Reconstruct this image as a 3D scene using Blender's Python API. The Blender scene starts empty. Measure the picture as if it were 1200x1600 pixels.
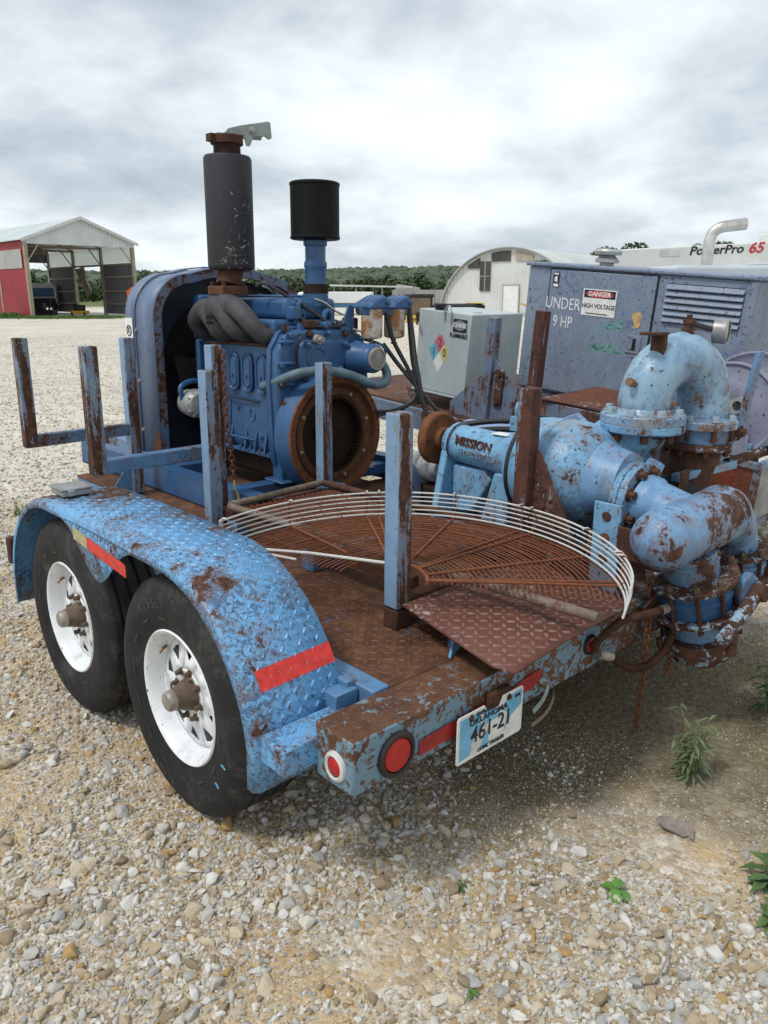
import bpy, bmesh, math, random
import numpy as np
from mathutils import Vector, Matrix, Euler
random.seed(7); rng = np.random.default_rng(7)
R = math.radians
S = bpy.context.scene
C = S.collection

# ---------------------------------------------------------------- camera
cam = bpy.data.cameras.new('camera'); cam_o = bpy.data.objects.new('camera', cam); C.objects.link(cam_o)
cam.sensor_fit = 'VERTICAL'; cam.sensor_height = 36; cam.lens = 27.0
cam.clip_start = 0.05; cam.clip_end = 5000
cam_o.location = (0, 0, 1.64); cam_o.rotation_euler = (R(90) - math.atan(340 / 1200), 0, 0)
S.camera = cam_o

# ---------------------------------------------------------------- world: overcast sky
SUN_EL, SUN_AZ = R(58), R(-125)      # azimuth measured from +Y towards +X
world = bpy.data.worlds.new('World'); S.world = world; world.use_nodes = True
nt = world.node_tree; nt.nodes.clear()
def wn(t, **k):
    n = nt.nodes.new(t)
    for a, v in k.items(): setattr(n, a, v)
    return n
out = wn('ShaderNodeOutputWorld'); bg = wn('ShaderNodeBackground'); nt.links.new(bg.outputs[0], out.inputs[0])
sky = wn('ShaderNodeTexSky', sky_type='NISHITA', sun_disc=False, sun_elevation=SUN_EL, sun_rotation=SUN_AZ)
tc = wn('ShaderNodeTexCoord'); sep = wn('ShaderNodeSeparateXYZ'); nt.links.new(tc.outputs['Generated'], sep.inputs[0])
def wm(op, a, b=None, c=None, clamp=False):
    n = wn('ShaderNodeMath', operation=op, use_clamp=clamp)
    for i, v in enumerate((a, b, c)):
        if v is None: continue
        if isinstance(v, (int, float)): n.inputs[i].default_value = v
        else: nt.links.new(v, n.inputs[i])
    return n.outputs[0]
zz = wm('ADD', wm('MAXIMUM', sep.outputs[2], 0.0), 0.30)
comb = wn('ShaderNodeCombineXYZ')
nt.links.new(wm('DIVIDE', sep.outputs[0], zz), comb.inputs[0]); nt.links.new(wm('DIVIDE', sep.outputs[1], zz), comb.inputs[1])
def wnoise(scale, detail, rough, dist, off):
    mp = wn('ShaderNodeMapping'); mp.inputs['Location'].default_value = off; nt.links.new(comb.outputs[0], mp.inputs[0])
    n = wn('ShaderNodeTexNoise'); n.inputs['Scale'].default_value = scale; n.inputs['Detail'].default_value = detail
    n.inputs['Roughness'].default_value = rough; n.inputs['Distortion'].default_value = dist
    nt.links.new(mp.outputs[0], n.inputs['Vector']); return n.outputs[0]
n1 = wnoise(1.05, 9, 0.52, 0.15, (3.1, 7.4, 0)); n2 = wnoise(3.2, 10, 0.56, 0.2, (11.2, 1.7, 2.0)); n3 = wnoise(0.25, 3, 0.5, 0.0, (1.0, 4.0, 0))
dens = wm('ADD', wm('MULTIPLY', n1, 0.62), wm('ADD', wm('MULTIPLY', n2, 0.30), wm('MULTIPLY', n3, 0.22)))
ramp = wn('ShaderNodeValToRGB'); nt.links.new(dens, ramp.inputs[0])
cr = ramp.color_ramp; cr.elements[0].position = 0.475; cr.elements[0].color = (0.745, 0.785, 0.80, 1)
cr.elements[1].position = 0.735; cr.elements[1].color = (0.29, 0.335, 0.38, 1)
e = cr.elements.new(0.555); e.color = (0.60, 0.65, 0.68, 1)
e = cr.elements.new(0.635); e.color = (0.43, 0.48, 0.525, 1)
skm = wn('ShaderNodeMix', data_type='RGBA'); skm.inputs[0].default_value = 0.94
skg = wn('ShaderNodeVectorMath', operation='SCALE'); skg.inputs[3].default_value = 0.10
nt.links.new(sky.outputs[0], skg.inputs[0]); nt.links.new(skg.outputs[0], skm.inputs[6]); nt.links.new(ramp.outputs[0], skm.inputs[7])
nt.links.new(skm.outputs[2], bg.inputs[0]); bg.inputs[1].default_value = 1.0

sun = bpy.data.lights.new('sun', 'SUN'); sun.energy = 1.5; sun.angle = R(10); sun.color = (1, 0.96, 0.9)
sun_o = bpy.data.objects.new('sun', sun); C.objects.link(sun_o)
sd = Vector((math.sin(SUN_AZ) * math.cos(SUN_EL), math.cos(SUN_AZ) * math.cos(SUN_EL), math.sin(SUN_EL)))
sun_o.rotation_euler = (-sd).to_track_quat('-Z', 'Y').to_euler()
S.view_settings.view_transform = 'Standard'; S.view_settings.look = 'None'; S.view_settings.exposure = 0.55
S.view_settings.gamma = 1.0; S.view_settings.use_curve_mapping = False
S.cycles.max_bounces = 6

# ---------------------------------------------------------------- material helpers
class NT:
    def __init__(s, name):
        s.m = bpy.data.materials.new(name); s.m.use_nodes = True
        s.t = s.m.node_tree; s.b = s.t.nodes['Principled BSDF']; s.co = None
    def n(s, t, **k):
        n = s.t.nodes.new(t)
        for a, v in k.items(): setattr(n, a, v)
        return n
    def put(s, v, sock):
        if isinstance(v, (int, float)):
            if sock.type == 'RGBA': sock.default_value = (v, v, v, 1)
            else: sock.default_value = v
        elif isinstance(v, (tuple, list)): sock.default_value = (*v, 1) if len(v) == 3 and len(sock.default_value) == 4 else v
        else: s.t.links.new(v, sock)
    def coord(s, kind='Object', scale=(1, 1, 1), off=(0, 0, 0)):
        c = s.n('ShaderNodeTexCoord'); m = s.n('ShaderNodeMapping'); m.inputs['Scale'].default_value = scale; m.inputs['Location'].default_value = off
        s.t.links.new(c.outputs[kind], m.inputs[0]); return m.outputs[0]
    def noise(s, scale, detail=4, rough=.55, dist=0, co=None, col=False):
        n = s.n('ShaderNodeTexNoise'); n.inputs['Scale'].default_value = scale; n.inputs['Detail'].default_value = detail
        n.inputs['Roughness'].default_value = rough; n.inputs['Distortion'].default_value = dist
        if co is None:
            if s.co is None: s.co = s.coord()
            co = s.co
        s.t.links.new(co, n.inputs['Vector']); return n.outputs[1 if col else 0]
    def vor(s, scale, co=None, feature='F1', out=0, rnd=1.0):
        n = s.n('ShaderNodeTexVoronoi', feature=feature); n.inputs['Scale'].default_value = scale; n.inputs['Randomness'].default_value = rnd
        if co is None:
            if s.co is None: s.co = s.coord()
            co = s.co
        s.t.links.new(co, n.inputs['Vector']); return n.outputs[out]
    def math(s, op, a, b=0.0, clamp=False):
        n = s.n('ShaderNodeMath', operation=op, use_clamp=clamp); s.put(a, n.inputs[0]); s.put(b, n.inputs[1]); return n.outputs[0]
    def ss(s, v, a, b):
        n = s.n('ShaderNodeMapRange', interpolation_type='SMOOTHSTEP'); s.put(v, n.inputs[0]); n.inputs[1].default_value = a; n.inputs[2].default_value = b
        return n.outputs[0]
    def mix(s, f, a, b, blend='MIX'):
        n = s.n('ShaderNodeMix', data_type='RGBA', blend_type=blend); s.put(f, n.inputs[0]); s.put(a, n.inputs[6]); s.put(b, n.inputs[7]); return n.outputs[2]
    def ramp(s, v, stops):
        n = s.n('ShaderNodeValToRGB'); s.put(v, n.inputs[0]); cr = n.color_ramp
        cr.elements[0].position = stops[0][0]; cr.elements[0].color = (*stops[0][1], 1); cr.elements[1].position = stops[-1][0]; cr.elements[1].color = (*stops[-1][1], 1)
        for p, c in stops[1:-1]:
            e = cr.elements.new(p); e.color = (*c, 1)
        return n.outputs[0]
    def bump(s, h, strength=.3, dist=.01, nrm=None):
        n = s.n('ShaderNodeBump'); n.inputs['Strength'].default_value = strength; n.inputs['Distance'].default_value = dist
        s.put(h, n.inputs['Height'])
        if nrm is not None: s.t.links.new(nrm, n.inputs['Normal'])
        return n.outputs[0]
    def done(s, col, rough=.5, metal=0.0, nrm=None, spec=.5):
        s.put(col, s.b.inputs['Base Color']); s.put(rough, s.b.inputs['Roughness']); s.put(metal, s.b.inputs['Metallic'])
        s.b.inputs['Specular IOR Level'].default_value = spec
        if nrm is not None: s.t.links.new(nrm, s.b.inputs['Normal'])
        return s.m

RUST = [(.3, (.022, .012, .009)), (.48, (.062, .027, .017)), (.62, (.125, .052, .026)), (.75, (.22, .105, .05))]
def paint(name, c1, c2, rust=.35, scale=1.0, under=None, urate=0.0, rough=.42, streak=0.0, speck=0.0, bumps=0.0, rtone=RUST, grime=.25, stain=0.0):
    """weathered paint: tonal mottling, chips through to an undercoat, rust breaking through, grime"""
    s = NT(name)
    off = (rng.random() * 20, rng.random() * 20, rng.random() * 20)
    s.co = s.coord(off=off)
    big = s.noise(2.2 * scale, 3, .5); mid = s.noise(13 * scale, 7, .68, .3); fine = s.noise(75 * scale, 5, .6)
    col = s.mix(s.ss(mid, .35, .68), c1, c2)
    col = s.mix(s.math('MULTIPLY', s.ss(big, .45, .75), .45), col, tuple(x * .78 for x in c2))
    if under is not None:
        um = s.ss(s.math('ADD', s.math('MULTIPLY', s.noise(48 * scale, 9, .74, .6), .75), s.math('MULTIPLY', big, .4)), .705 - urate * .2, .725 - urate * .2)
        col = s.mix(um, col, under)
    if speck:
        sp = s.ss(s.noise(52 * scale, 4, .7), .70 - speck * .1, .725 - speck * .1)
        col = s.mix(sp, col, (.03, .022, .02))
    # runs and dirt
    gn = s.noise(5 * scale, 8, .7, 0, s.coord(scale=(1.6, 1.6, .35), off=off))
    col = s.mix(s.math('MULTIPLY', s.ss(gn, .5, .8), grime), col, (.055, .045, .035))
    if stain:
        sn = s.math('ADD', s.math('MULTIPLY', s.noise(4.2 * scale, 6, .6, .5), .8), s.math('MULTIPLY', fine, .2))
        col = s.mix(s.math('MULTIPLY', s.ss(sn, .56, .66), stain), col, (.30, .205, .12))
    rn = s.math('ADD', s.math('MULTIPLY', mid, .55), s.math('MULTIPLY', big, .45))
    if streak:
        st = s.noise(16 * scale, 6, .65, .4, s.coord(scale=(1.5, 1.5, .16), off=off))
        rn = s.math('ADD', s.math('MULTIPLY', rn, 1 - streak), s.math('MULTIPLY', st, streak))
    t = .76 - rust * .46
    rm = s.ss(s.math('ADD', rn, s.math('MULTIPLY', s.math('SUBTRACT', fine, .5), .16)), t, t + .035)
    halo = s.ss(s.math('ADD', rn, s.math('MULTIPLY', s.math('SUBTRACT', fine, .5), .1)), t - .07, t + .01)
    col = s.mix(s.math('MULTIPLY', halo, .35), col, (.22, .12, .055))
    rc = s.ramp(s.noise(22 * scale, 8, .7), rtone)
    col = s.mix(rm, col, rc)
    h = s.math('ADD', s.math('MULTIPLY', rm, -.55), s.math('MULTIPLY', s.noise(140 * scale, 4, .6), s.math('ADD', s.math('MULTIPLY', rm, .6), .22)))
    if under is not None: h = s.math('ADD', h, s.math('MULTIPLY', um, -.3))
    nr = s.bump(h, .5, .0035 / scale)
    if bumps: nr = s.bump(s.noise(9, 3), bumps, .02, nr)
    rg = s.mix(rm, s.math('ADD', s.math('MULTIPLY', fine, .22), rough - .1), .88)
    return s.done(col, rg, 0, nr, .45)
def rusty(name, tones, paintc=None, amount=.2, scale=1.0, rough=.85, b=.6):
    s = NT(name); off = (rng.random() * 20, rng.random() * 20, rng.random() * 20); s.co = s.coord(off=off)
    big = s.noise(3 * scale, 4, .6); mid = s.noise(18 * scale, 8, .7, .3); fine = s.noise(120 * scale, 5, .65)
    f = s.math('ADD', s.math('MULTIPLY', mid, .55), s.math('ADD', s.math('MULTIPLY', big, .25), s.math('MULTIPLY', fine, .2)))
    col = s.ramp(f, [(.3, tones[0]), (.5, tones[1]), (.68, tones[2])])
    if paintc is not None:
        pm = s.ss(s.math('ADD', s.math('MULTIPLY', s.noise(26 * scale, 8, .72, .6), .65), s.math('MULTIPLY', s.noise(3.3 * scale, 3), .35)), .62 - amount * .35, .645 - amount * .35)
        col = s.mix(pm, col, paintc)
    nr = s.bump(s.math('ADD', s.math('MULTIPLY', mid, .6), s.math('MULTIPLY', fine, .8)), b, .004 / scale)
    return s.done(col, s.math('ADD', s.math('MULTIPLY', fine, .2), rough - .1), 0, nr, .3)
def plain(name, c, rough=.5, metal=0.0, var=.25, scale=8.0, b=.12, spec=.5):
    s = NT(name); n = s.noise(scale, 6, .65); f = s.noise(scale * 9, 4, .6)
    col = s.mix(s.ss(n, .3, .75), tuple(x * (1 + var * .35) for x in c), tuple(x * (1 - var) for x in c))
    return s.done(col, s.math('ADD', s.math('MULTIPLY', f, .25), rough - .1), metal, s.bump(s.math('ADD', n, f), b, .003), spec)

M = {}
M['trailer'] = paint('trailer_blue_paint', (.095, .215, .38), (.07, .17, .32), .44, 1.0, (.05, .10, .19), .45, .42, .2, .4)
M['fender'] = paint('fender_blue_paint', (.145, .365, .63), (.11, .30, .55), .45, 1.4, (.065, .13, .23), .56, .38, 0, .85, grime=.2, stain=.25)
M['post'] = paint('post_paint', (.16, .25, .36), (.12, .20, .31), .62, 1.0, (.22, .27, .31), .35, .5, .75, .3)
M['postclean'] = paint('post_paint_clean', (.20, .32, .48), (.165, .275, .43), .40, 1.0, (.24, .30, .34), .3, .45, .7, .4)
M['postrust'] = paint('post_paint_rusty', (.17, .25, .36), (.13, .2, .3), .78, 1.0, (.2, .22, .24), .3, .55, .7, .3, rtone=[(.3, (.03, .012, .01)), (.5, (.075, .028, .02)), (.75, (.13, .05, .032))])
M['engine'] = paint('engine_blue_paint', (.034, .105, .235), (.025, .082, .19), .18, 1.0, (.03, .06, .13), .15, .38, 0, .2, grime=.45)
M['shroud'] = paint('radiator_housing_paint', (.135, .185, .29), (.11, .155, .255), .33, .7, (.06, .11, .22), .35, .45, .5, .3, grime=.3)
M['shroudrim'] = paint('housing_rim_paint', (.09, .16, .27), (.07, .125, .22), .54, 1.2, None, 0, .5, 0, .3)
M['pump'] = paint('pump_blue_paint', (.17, .36, .54), (.12, .285, .475), .47, 1.0, (.11, .22, .38), .42, .42, .15, 1.0, grime=.5, stain=.5, bumps=.12)
M['pipe'] = paint('pipe_blue_paint', (.25, .385, .50), (.155, .29, .45), .475, .8, (.12, .22, .38), .45, .36, .3, .8, grime=.5, stain=.85, bumps=.08, rtone=[(.3, (.07, .03, .02)), (.5, (.2, .1, .045)), (.75, (.3, .17, .08))])
M['manifoldblue'] = paint('suction_blue_paint', (.155, .30, .48), (.115, .235, .42), .475, 1.0, (.10, .19, .34), .36, .42, .1, .8, grime=.4, stain=.6, bumps=.12)
M['genset'] = paint('generator_paint', (.205, .25, .325), (.165, .21, .295), .16, .8, (.07, .12, .27), .32, .48, .3, .9, grime=.3)
M['reel'] = paint('reel_paint', (.235, .25, .335), (.2, .215, .30), .2, 1.0, (.25, .05, .06), .05, .45, 0, .8, grime=.2)
M['tank'] = paint('tank_grey_paint', (.42, .475, .48), (.37, .42, .43), .07, .7, None, 0, .38, .3, .1, grime=.18)
M['trailer2'] = paint('second_trailer_paint', (.14, .20, .29), (.11, .16, .24), .52, 1.0, (.06, .12, .25), .3, .55, .4, .3)
M['rustdeck'] = rusty('deck_rust', ((.026, .013, .009), (.095, .04, .021), (.235, .11, .05)), (.05, .10, .2), .12, .7, .8, 1.0)
M['rustplate'] = rusty('plate_rust', ((.06, .024, .018), (.125, .047, .033), (.175, .07, .048)), (.33, .31, .29), .13, 1.2, .55, .35)
M['rust'] = rusty('rust', ((.022, .012, .009), (.066, .029, .018), (.135, .063, .033)), None, 0, 1.3)
M['rustorange'] = rusty('orange_rust', ((.065, .027, .013), (.16, .063, .026), (.26, .11, .044)), None, 0, 1.2)
M['rustring'] = rusty('flywheel_rust', ((.04, .02, .011), (.105, .048, .023), (.18, .088, .04)), None, 0, 1.2)
M['rustdark'] = rusty('dark_rust', ((.008, .005, .004), (.026, .013, .009), (.05, .025, .016)), None, 0, 1.2)
M['rustblue'] = rusty('rust_with_paint', ((.026, .014, .01), (.072, .032, .02), (.14, .065, .035)), (.27, .38, .48), .27, 1.3)
M['bumper'] = rusty('bumper_rust', ((.035, .017, .011), (.10, .044, .024), (.19, .098, .045)), (.15, .21, .25), .22, 1.4, .8, .8)
M['pipegrey'] = rusty('grey_brown_pipe', ((.07, .05, .04), (.16, .12, .095), (.24, .19, .155)), (.12, .05, .03), .2, 1.6, .65)
M['treadworn'] = rusty('worn_tread', ((.05, .025, .015), (.125, .058, .033), (.235, .13, .075)), None, 0, 1.0, .7, .5)
M['treadplate'] = rusty('worn_plate_tread', ((.11, .045, .033), (.17, .085, .065), (.30, .235, .205)), None, 0, 1.0, .55, .3)
M['boltblue'] = rusty('painted_bolt', ((.18, .26, .32), (.25, .33, .39), (.33, .40, .44)), (.10, .045, .026), .2, 2.5, .5, .2)
M['bumperface'] = rusty('bumper_face', ((.04, .02, .012), (.115, .052, .027), (.22, .12, .055)), (.15, .25, .32), .34, 1.3, .75, .7)
M['wire_rust'] = rusty('rusted_wire', ((.085, .03, .015), (.17, .06, .028), (.26, .095, .042)), None, 0, 2.0)
M['wire_white'] = rusty('white_wire', ((.40, .40, .38), (.53, .53, .51), (.60, .59, .57)), (.16, .07, .035), .1, 1.5, .5, .2)
s = NT('tyre_rubber'); a_ = s.noise(5, 7, .7, .6); b_ = s.noise(60, 5, .7)
M['tyre'] = s.done(s.ramp(s.math('ADD', s.math('MULTIPLY', a_, .7), s.math('MULTIPLY', b_, .3)), [(.38, (.009, .009, .010)), (.53, (.016, .016, .017)), (.66, (.065, .061, .056))]), .72, 0, s.bump(b_, .35, .003), .35)
M['tyretext'] = plain('tyre_lettering', (.05, .05, .053), .6, 0, .2)
M['rim'] = paint('white_rim_paint', (.80, .82, .84), (.74, .77, .80), .20, 1.1, None, 0, .34, 0, .5, grime=.55)
M['hub'] = rusty('greasy_hub', ((.05, .035, .025), (.11, .075, .05), (.17, .13, .09)), None, 0, 1.6, .6)
M['hubcap'] = plain('hub_cap', (.33, .30, .26), .45, .2, .4, 20)
M['black'] = plain('black_rubber', (.014, .014, .015), .5, 0, .3, 12)
M['dark'] = plain('dark_interior', (.006, .006, .007), .7, 0, .3)
M['canister'] = plain('black_canister', (.004, .0042, .005), .6, 0, .3, 6, .1, .2)
M['muffler'] = paint('muffler_grey', (.019, .019, .025), (.015, .015, .02), .14, 1.2, (.35, .34, .3), .02, .65, 0, .2, grime=.2)
M['iron'] = plain('cast_manifold', (.052, .05, .055), .7, .1, .4, 14, .4)
M['steel'] = plain('dull_steel', (.33, .33, .33), .42, .6, .3, 20)
M['galv'] = plain('galvanised', (.42, .44, .43), .45, .4, .3, 10)
M['zinc'] = plain('zinc_lever', (.24, .28, .27), .5, .3, .35, 14)
M['chrome'] = plain('chrome_pipe', (.62, .6, .56), .25, .9, .3, 9)
M['alloy'] = plain('cast_alloy', (.36, .37, .37), .5, .35, .35, 20, .3)
M['lens'] = plain('red_lens', (.45, .012, .012), .25, 0, .3, 90, .3)
M['tape'] = plain('red_reflector', (.62, .025, .015), .3, 0, .35, 40, .15)
M['tapedark'] = plain('red_reflector_dirty', (.30, .012, .012), .4, 0, .35, 40, .15)
M['tapeyellow'] = plain('silver_reflector', (.42, .38, .19), .45, 0, .35, 40, .2)
M['white'] = plain('white_paint', (.74, .75, .74), .45, 0, .12, 5)
M['offwhite'] = plain('weathered_white', (.60, .61, .58), .5, 0, .25, 3)
M['platewhite'] = plain('plate_white', (.72, .73, .70), .35, 0, .2, 30)
M['plateblue'] = plain('plate_blue', (.16, .42, .64), .35, 0, .25, 30)
M['ink'] = plain('black_ink', (.012, .012, .014), .5, 0, .2)
M['stencil'] = plain('stencil_white', (.72, .73, .74), .5, 0, .3, 40)
M['signred'] = plain('sign_red', (.5, .035, .04), .4, 0, .15)
M['filter'] = None
s = NT('rusty_filter'); s.co = s.coord(); nn = s.noise(7, 6, .65, .4); ff = s.noise(120, 4, .7)
mm = s.ss(s.math('ADD', nn, s.math('MULTIPLY', s.math('SUBTRACT', ff, .5), .5)), .44, .56)
M['filter'] = s.done(s.mix(mm, (.56, .53, .47), s.ramp(ff, [(.3, (.22, .085, .02)), (.7, (.42, .19, .05))])), .55, 0, s.bump(ff, .3, .002))
M['hosegreen'] = plain('painted_hose', (.10, .16, .20), .5, 0, .45, 9, .3)
M['lav'] = paint('lavender_paint', (.24, .33, .50), (.2, .28, .46), .26, 1.0, (.12, .2, .36), .2, .4, 0, .5)
M['nred'] = plain('diamond_red', (.50, .10, .15), .45); M['nblue'] = plain('diamond_blue', (.12, .36, .52), .45); M['nyel'] = plain('diamond_yellow', (.60, .50, .20), .45)
M['grey_ink'] = plain('grey_ink', (.09, .10, .11), .5)
M['green'] = plain('green_overspray', (.13, .34, .29), .5, 0, .4, 30)
M['yellowtag'] = plain('yellow_tag', (.52, .36, .15), .55, 0, .4, 30)
M['brass'] = plain('brass', (.22, .13, .06), .4, .6, .4, 20)
M['glass'] = plain('gauge_glass', (.33, .35, .20), .12, 0, .15, 4, 0)
M['glassgrey'] = plain('gauge_face', (.22, .21, .18), .15, 0, .3, 12, 0)
M['barnred'] = plain('barn_red', (.28, .018, .028), .5, 0, .18, .7)
M['barnwhite'] = plain('barn_white_metal', (.55, .57, .56), .45, .1, .2, .6)
M['barntrim'] = plain('barn_trim', (.38, .38, .37), .5, .1, .2, .6)
M['barnroof'] = plain('barn_roof', (.50, .56, .56), .4, .2, .15, .4)
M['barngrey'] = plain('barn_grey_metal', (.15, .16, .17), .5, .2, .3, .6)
M['timber'] = plain('weathered_timber', (.33, .29, .21), .8, 0, .3, 2)
M['panelpale'] = plain('translucent_panel', (.62, .66, .63), .5, 0, .12, .5)
m_ = M['panelpale'].node_tree; tb = m_.nodes.new('ShaderNodeBsdfTranslucent'); tb.inputs[0].default_value = (.75, .8, .76, 1); mx_ = m_.nodes.new('ShaderNodeMixShader'); mx_.inputs[0].default_value = .65
m_.links.new(m_.nodes['Principled BSDF'].outputs[0], mx_.inputs[1]); m_.links.new(tb.outputs[0], mx_.inputs[2]); m_.links.new(mx_.outputs[0], m_.nodes['Material Output'].inputs[0])
M['navy'] = plain('dark_navy_shroud', (.012, .02, .036), .5, 0, .4, 8)
M['rag'] = plain('torn_sheet', (.42, .37, .28), .8, 0, .3, 1.2)
M['concrete'] = plain('concrete', (.46, .46, .44), .8, 0, .2, .8)
M['quonset'] = plain('quonset_metal', (.56, .58, .56), .42, .15, .2, .25)
M['quonsetwall'] = plain('quonset_wall', (.60, .615, .60), .5, .05, .16, .4)
M['darkpane'] = plain('dirty_pane', (.05, .052, .045), .4, 0, .4, 1.5)
M['truckblue'] = plain('truck_blue', (.06, .19, .33), .4, 0, .2, 1)
M['brownbox'] = plain('brown_panel', (.19, .13, .085), .7, 0, .25, 1.5)
M['yellow'] = plain('yellow_paint', (.60, .38, .04), .5, 0, .25, 3)
M['orange'] = plain('orange_paint', (.55, .08, .02), .45, 0, .2, 3)
M['machinegrey'] = plain('machine_grey', (.47, .53, .57), .42, 0, .12, 2)
M['boom'] = plain('boom_white', (.66, .67, .65), .4, 0, .14, 1.2)
M['redpaint'] = plain('red_box_paint', (.25, .015, .018), .5, 0, .3, 5)
M['bark'] = rusty('bark', ((.10, .08, .075), (.22, .18, .165), (.34, .29, .27)), None, 0, 2.0)
M['twig'] = plain('twig', (.30, .26, .21), .8, 0, .4, 30)
M['sticker'] = plain('sticker', (.74, .76, .76), .4, 0, .1)
def leafmat(name, c1, c2, sc=30):
    s = NT(name); n = s.noise(sc, 4, .6); oi = s.n('ShaderNodeObjectInfo')
    pn = s.noise(.018, 4, .6, 0, oi.outputs['Location'])
    col = s.mix(s.ss(s.math('ADD', s.math('MULTIPLY', n, .5), s.math('MULTIPLY', pn, .5)), .36, .64), c1, c2); col = s.mix(s.math('MULTIPLY', oi.outputs['Random'], .7), col, tuple(x * .42 for x in c1))
    return s.done(col, .6, 0, None, .3)
M['weed'] = leafmat('weed_leaf', (.10, .175, .055), (.075, .125, .05)); M['weedpale'] = leafmat('weed_leaf_pale', (.17, .22, .105), (.11, .155, .07))
M['seedling'] = leafmat('seedling_leaf', (.12, .27, .05), (.09, .22, .045)); M['stem'] = plain('weed_stem', (.20, .21, .10), .7)
M['grass'] = leafmat('grass_blade', (.10, .20, .035), (.07, .15, .03), 4)
M['forest'] = leafmat('hazed_forest_leaf', (.105, .135, .08), (.066, .096, .058), .03); M['treeleaf'] = leafmat('tree_leaf', (.07, .11, .038), (.045, .08, .03), .8)  # forest leaves and hills paled: distance haze is put into their colour
M['trunk'] = plain('tree_bark', (.09, .07, .05), .9, 0, .4, 3)

# ---------------------------------------------------------------- mesh helpers
def V(*a): return Vector(a[0] if len(a) == 1 else a)
def frame_of(d):
    d = Vector(d).normalized(); u = d.orthogonal().normalized()
    if abs(d.z) < .99: u = Vector((0, 0, 1)).cross(d).normalized()
    return d, u, d.cross(u)
class MB:
    def __init__(s): s.v = []; s.f = []
    def add(s, vs, fs):
        o = len(s.v); s.v += [tuple(x) for x in vs]; s.f += [tuple(o + i for i in f) for f in fs]; return s
    def box(s, lo, hi, rot=None, piv=None):
        x0, y0, z0 = lo; x1, y1, z1 = hi
        vs = [V(x, y, z) for z in (z0, z1) for x, y in ((x0, y0), (x1, y0), (x1, y1), (x0, y1))]
        if rot is not None:
            p = V(piv) if piv is not None else (V(lo) + V(hi)) / 2; vs = [p + rot @ (q - p) for q in vs]
        return s.add(vs, [(3, 2, 1, 0), (4, 5, 6, 7), (0, 1, 5, 4), (1, 2, 6, 5), (2, 3, 7, 6), (3, 0, 4, 7)])
    def bar(s, a, b, w, h, up=(0, 0, 1)):
        a, b = V(a), V(b); d = (b - a).normalized(); u = V(up).cross(d)
        if u.length < 1e-4: u = V(1, 0, 0).cross(d)
        u.normalize(); w_ = d.cross(u)
        vs = [p + u * sx * w / 2 + w_ * sz * h / 2 for p in (a, b) for sx, sz in ((-1, -1), (1, -1), (1, 1), (-1, 1))]
        return s.add(vs, [(0, 1, 2, 3), (7, 6, 5, 4), (1, 0, 4, 5), (2, 1, 5, 6), (3, 2, 6, 7), (0, 3, 7, 4)])
    def lathe(s, o, axis, prof, n=24, mod=None, closed=False):
        """prof: list of (t along axis, radius)"""
        o = V(o); d, u, w = frame_of(axis); k = len(prof); vs = []
        for i in range(n):
            a = 2 * math.pi * i / n; e = u * math.cos(a) + w * math.sin(a); g = mod(a) if mod else 1.0
            vs += [o + d * t + e * max(r, 1e-5) * g for t, r in prof]
        fs = []
        for i in range(n):
            j = (i + 1) % n
            for q in range(k if closed else k - 1):
                q2 = (q + 1) % k; fs.append((i * k + q, j * k + q, j * k + q2, i * k + q2))
        return s.add(vs, fs)
    def cyl(s, a, b, r0, r1=None, n=16, caps=True):
        a, b = V(a), V(b); L = (b - a).length; r1 = r0 if r1 is None else r1
        pr = [(0, r0), (L, r1)]
        if caps: pr = [(0, 0)] + pr + [(L, 0)]
        return s.lathe(a, b - a, pr, n)
    def tube(s, path, r, n=8, closed=False, caps=True):
        P = [V(p) for p in path]; m = len(P); vs = []; pu = None
        rr = r if isinstance(r, (list, tuple)) else [r] * m
        for i in range(m):
            if closed: t = P[(i + 1) % m] - P[i - 1]
            else: t = P[min(i + 1, m - 1)] - P[max(i - 1, 0)]
            t.normalize()
            if pu is None: u = t.orthogonal().normalized()
            else:
                u = pu - t * pu.dot(t)
                if u.length < 1e-5: u = t.orthogonal()
                u.normalize()
            pu = u; w = t.cross(u)
            vs += [P[i] + (u * math.cos(2 * math.pi * k / n) + w * math.sin(2 * math.pi * k / n)) * rr[i] for k in range(n)]
        fs = []
        for i in range(m if closed else m - 1):
            j = (i + 1) % m
            for k in range(n):
                k2 = (k + 1) % n; fs.append((i * n + k, i * n + k2, j * n + k2, j * n + k))
        if caps and not closed: fs += [tuple(range(n))[::-1], tuple((m - 1) * n + k for k in range(n))]
        return s.add(vs, fs)
    def prism(s, pts, vec):
        P = [V(p) for p in pts]; v = V(vec); n = len(P)
        return s.add(P + [p + v for p in P], [tuple(range(n))[::-1], tuple(range(n, 2 * n))] + [(i, (i + 1) % n, n + (i + 1) % n, n + i) for i in range(n)])
    def quad(s, *p): return s.add(p, [tuple(range(len(p)))])
    def strip(s, A, B):
        n = len(A); return s.add(list(A) + list(B), [(i, i + 1, n + i + 1, n + i) for i in range(n - 1)])
    def mesh(s, name, base=(0, 0, 0), ang=38):
        m = bpy.data.meshes.new(name); b = V(base)
        m.from_pydata([tuple(V(v) - b) for v in s.v], [], s.f)
        bm = bmesh.new(); bm.from_mesh(m); bmesh.ops.remove_doubles(bm, verts=bm.verts, dist=1e-6)
        bmesh.ops.recalc_face_normals(bm, faces=bm.faces); bm.to_mesh(m); bm.free()
        m.shade_smooth()
        try: m.set_sharp_from_angle(angle=R(ang))
        except Exception: pass
        return m
BASE = {}
def link(o, parent=None):
    C.objects.link(o)
    if parent is not None: o.parent = parent
    return o
def root_of(o):
    while o.parent is not None: o = o.parent
    return o
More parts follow.
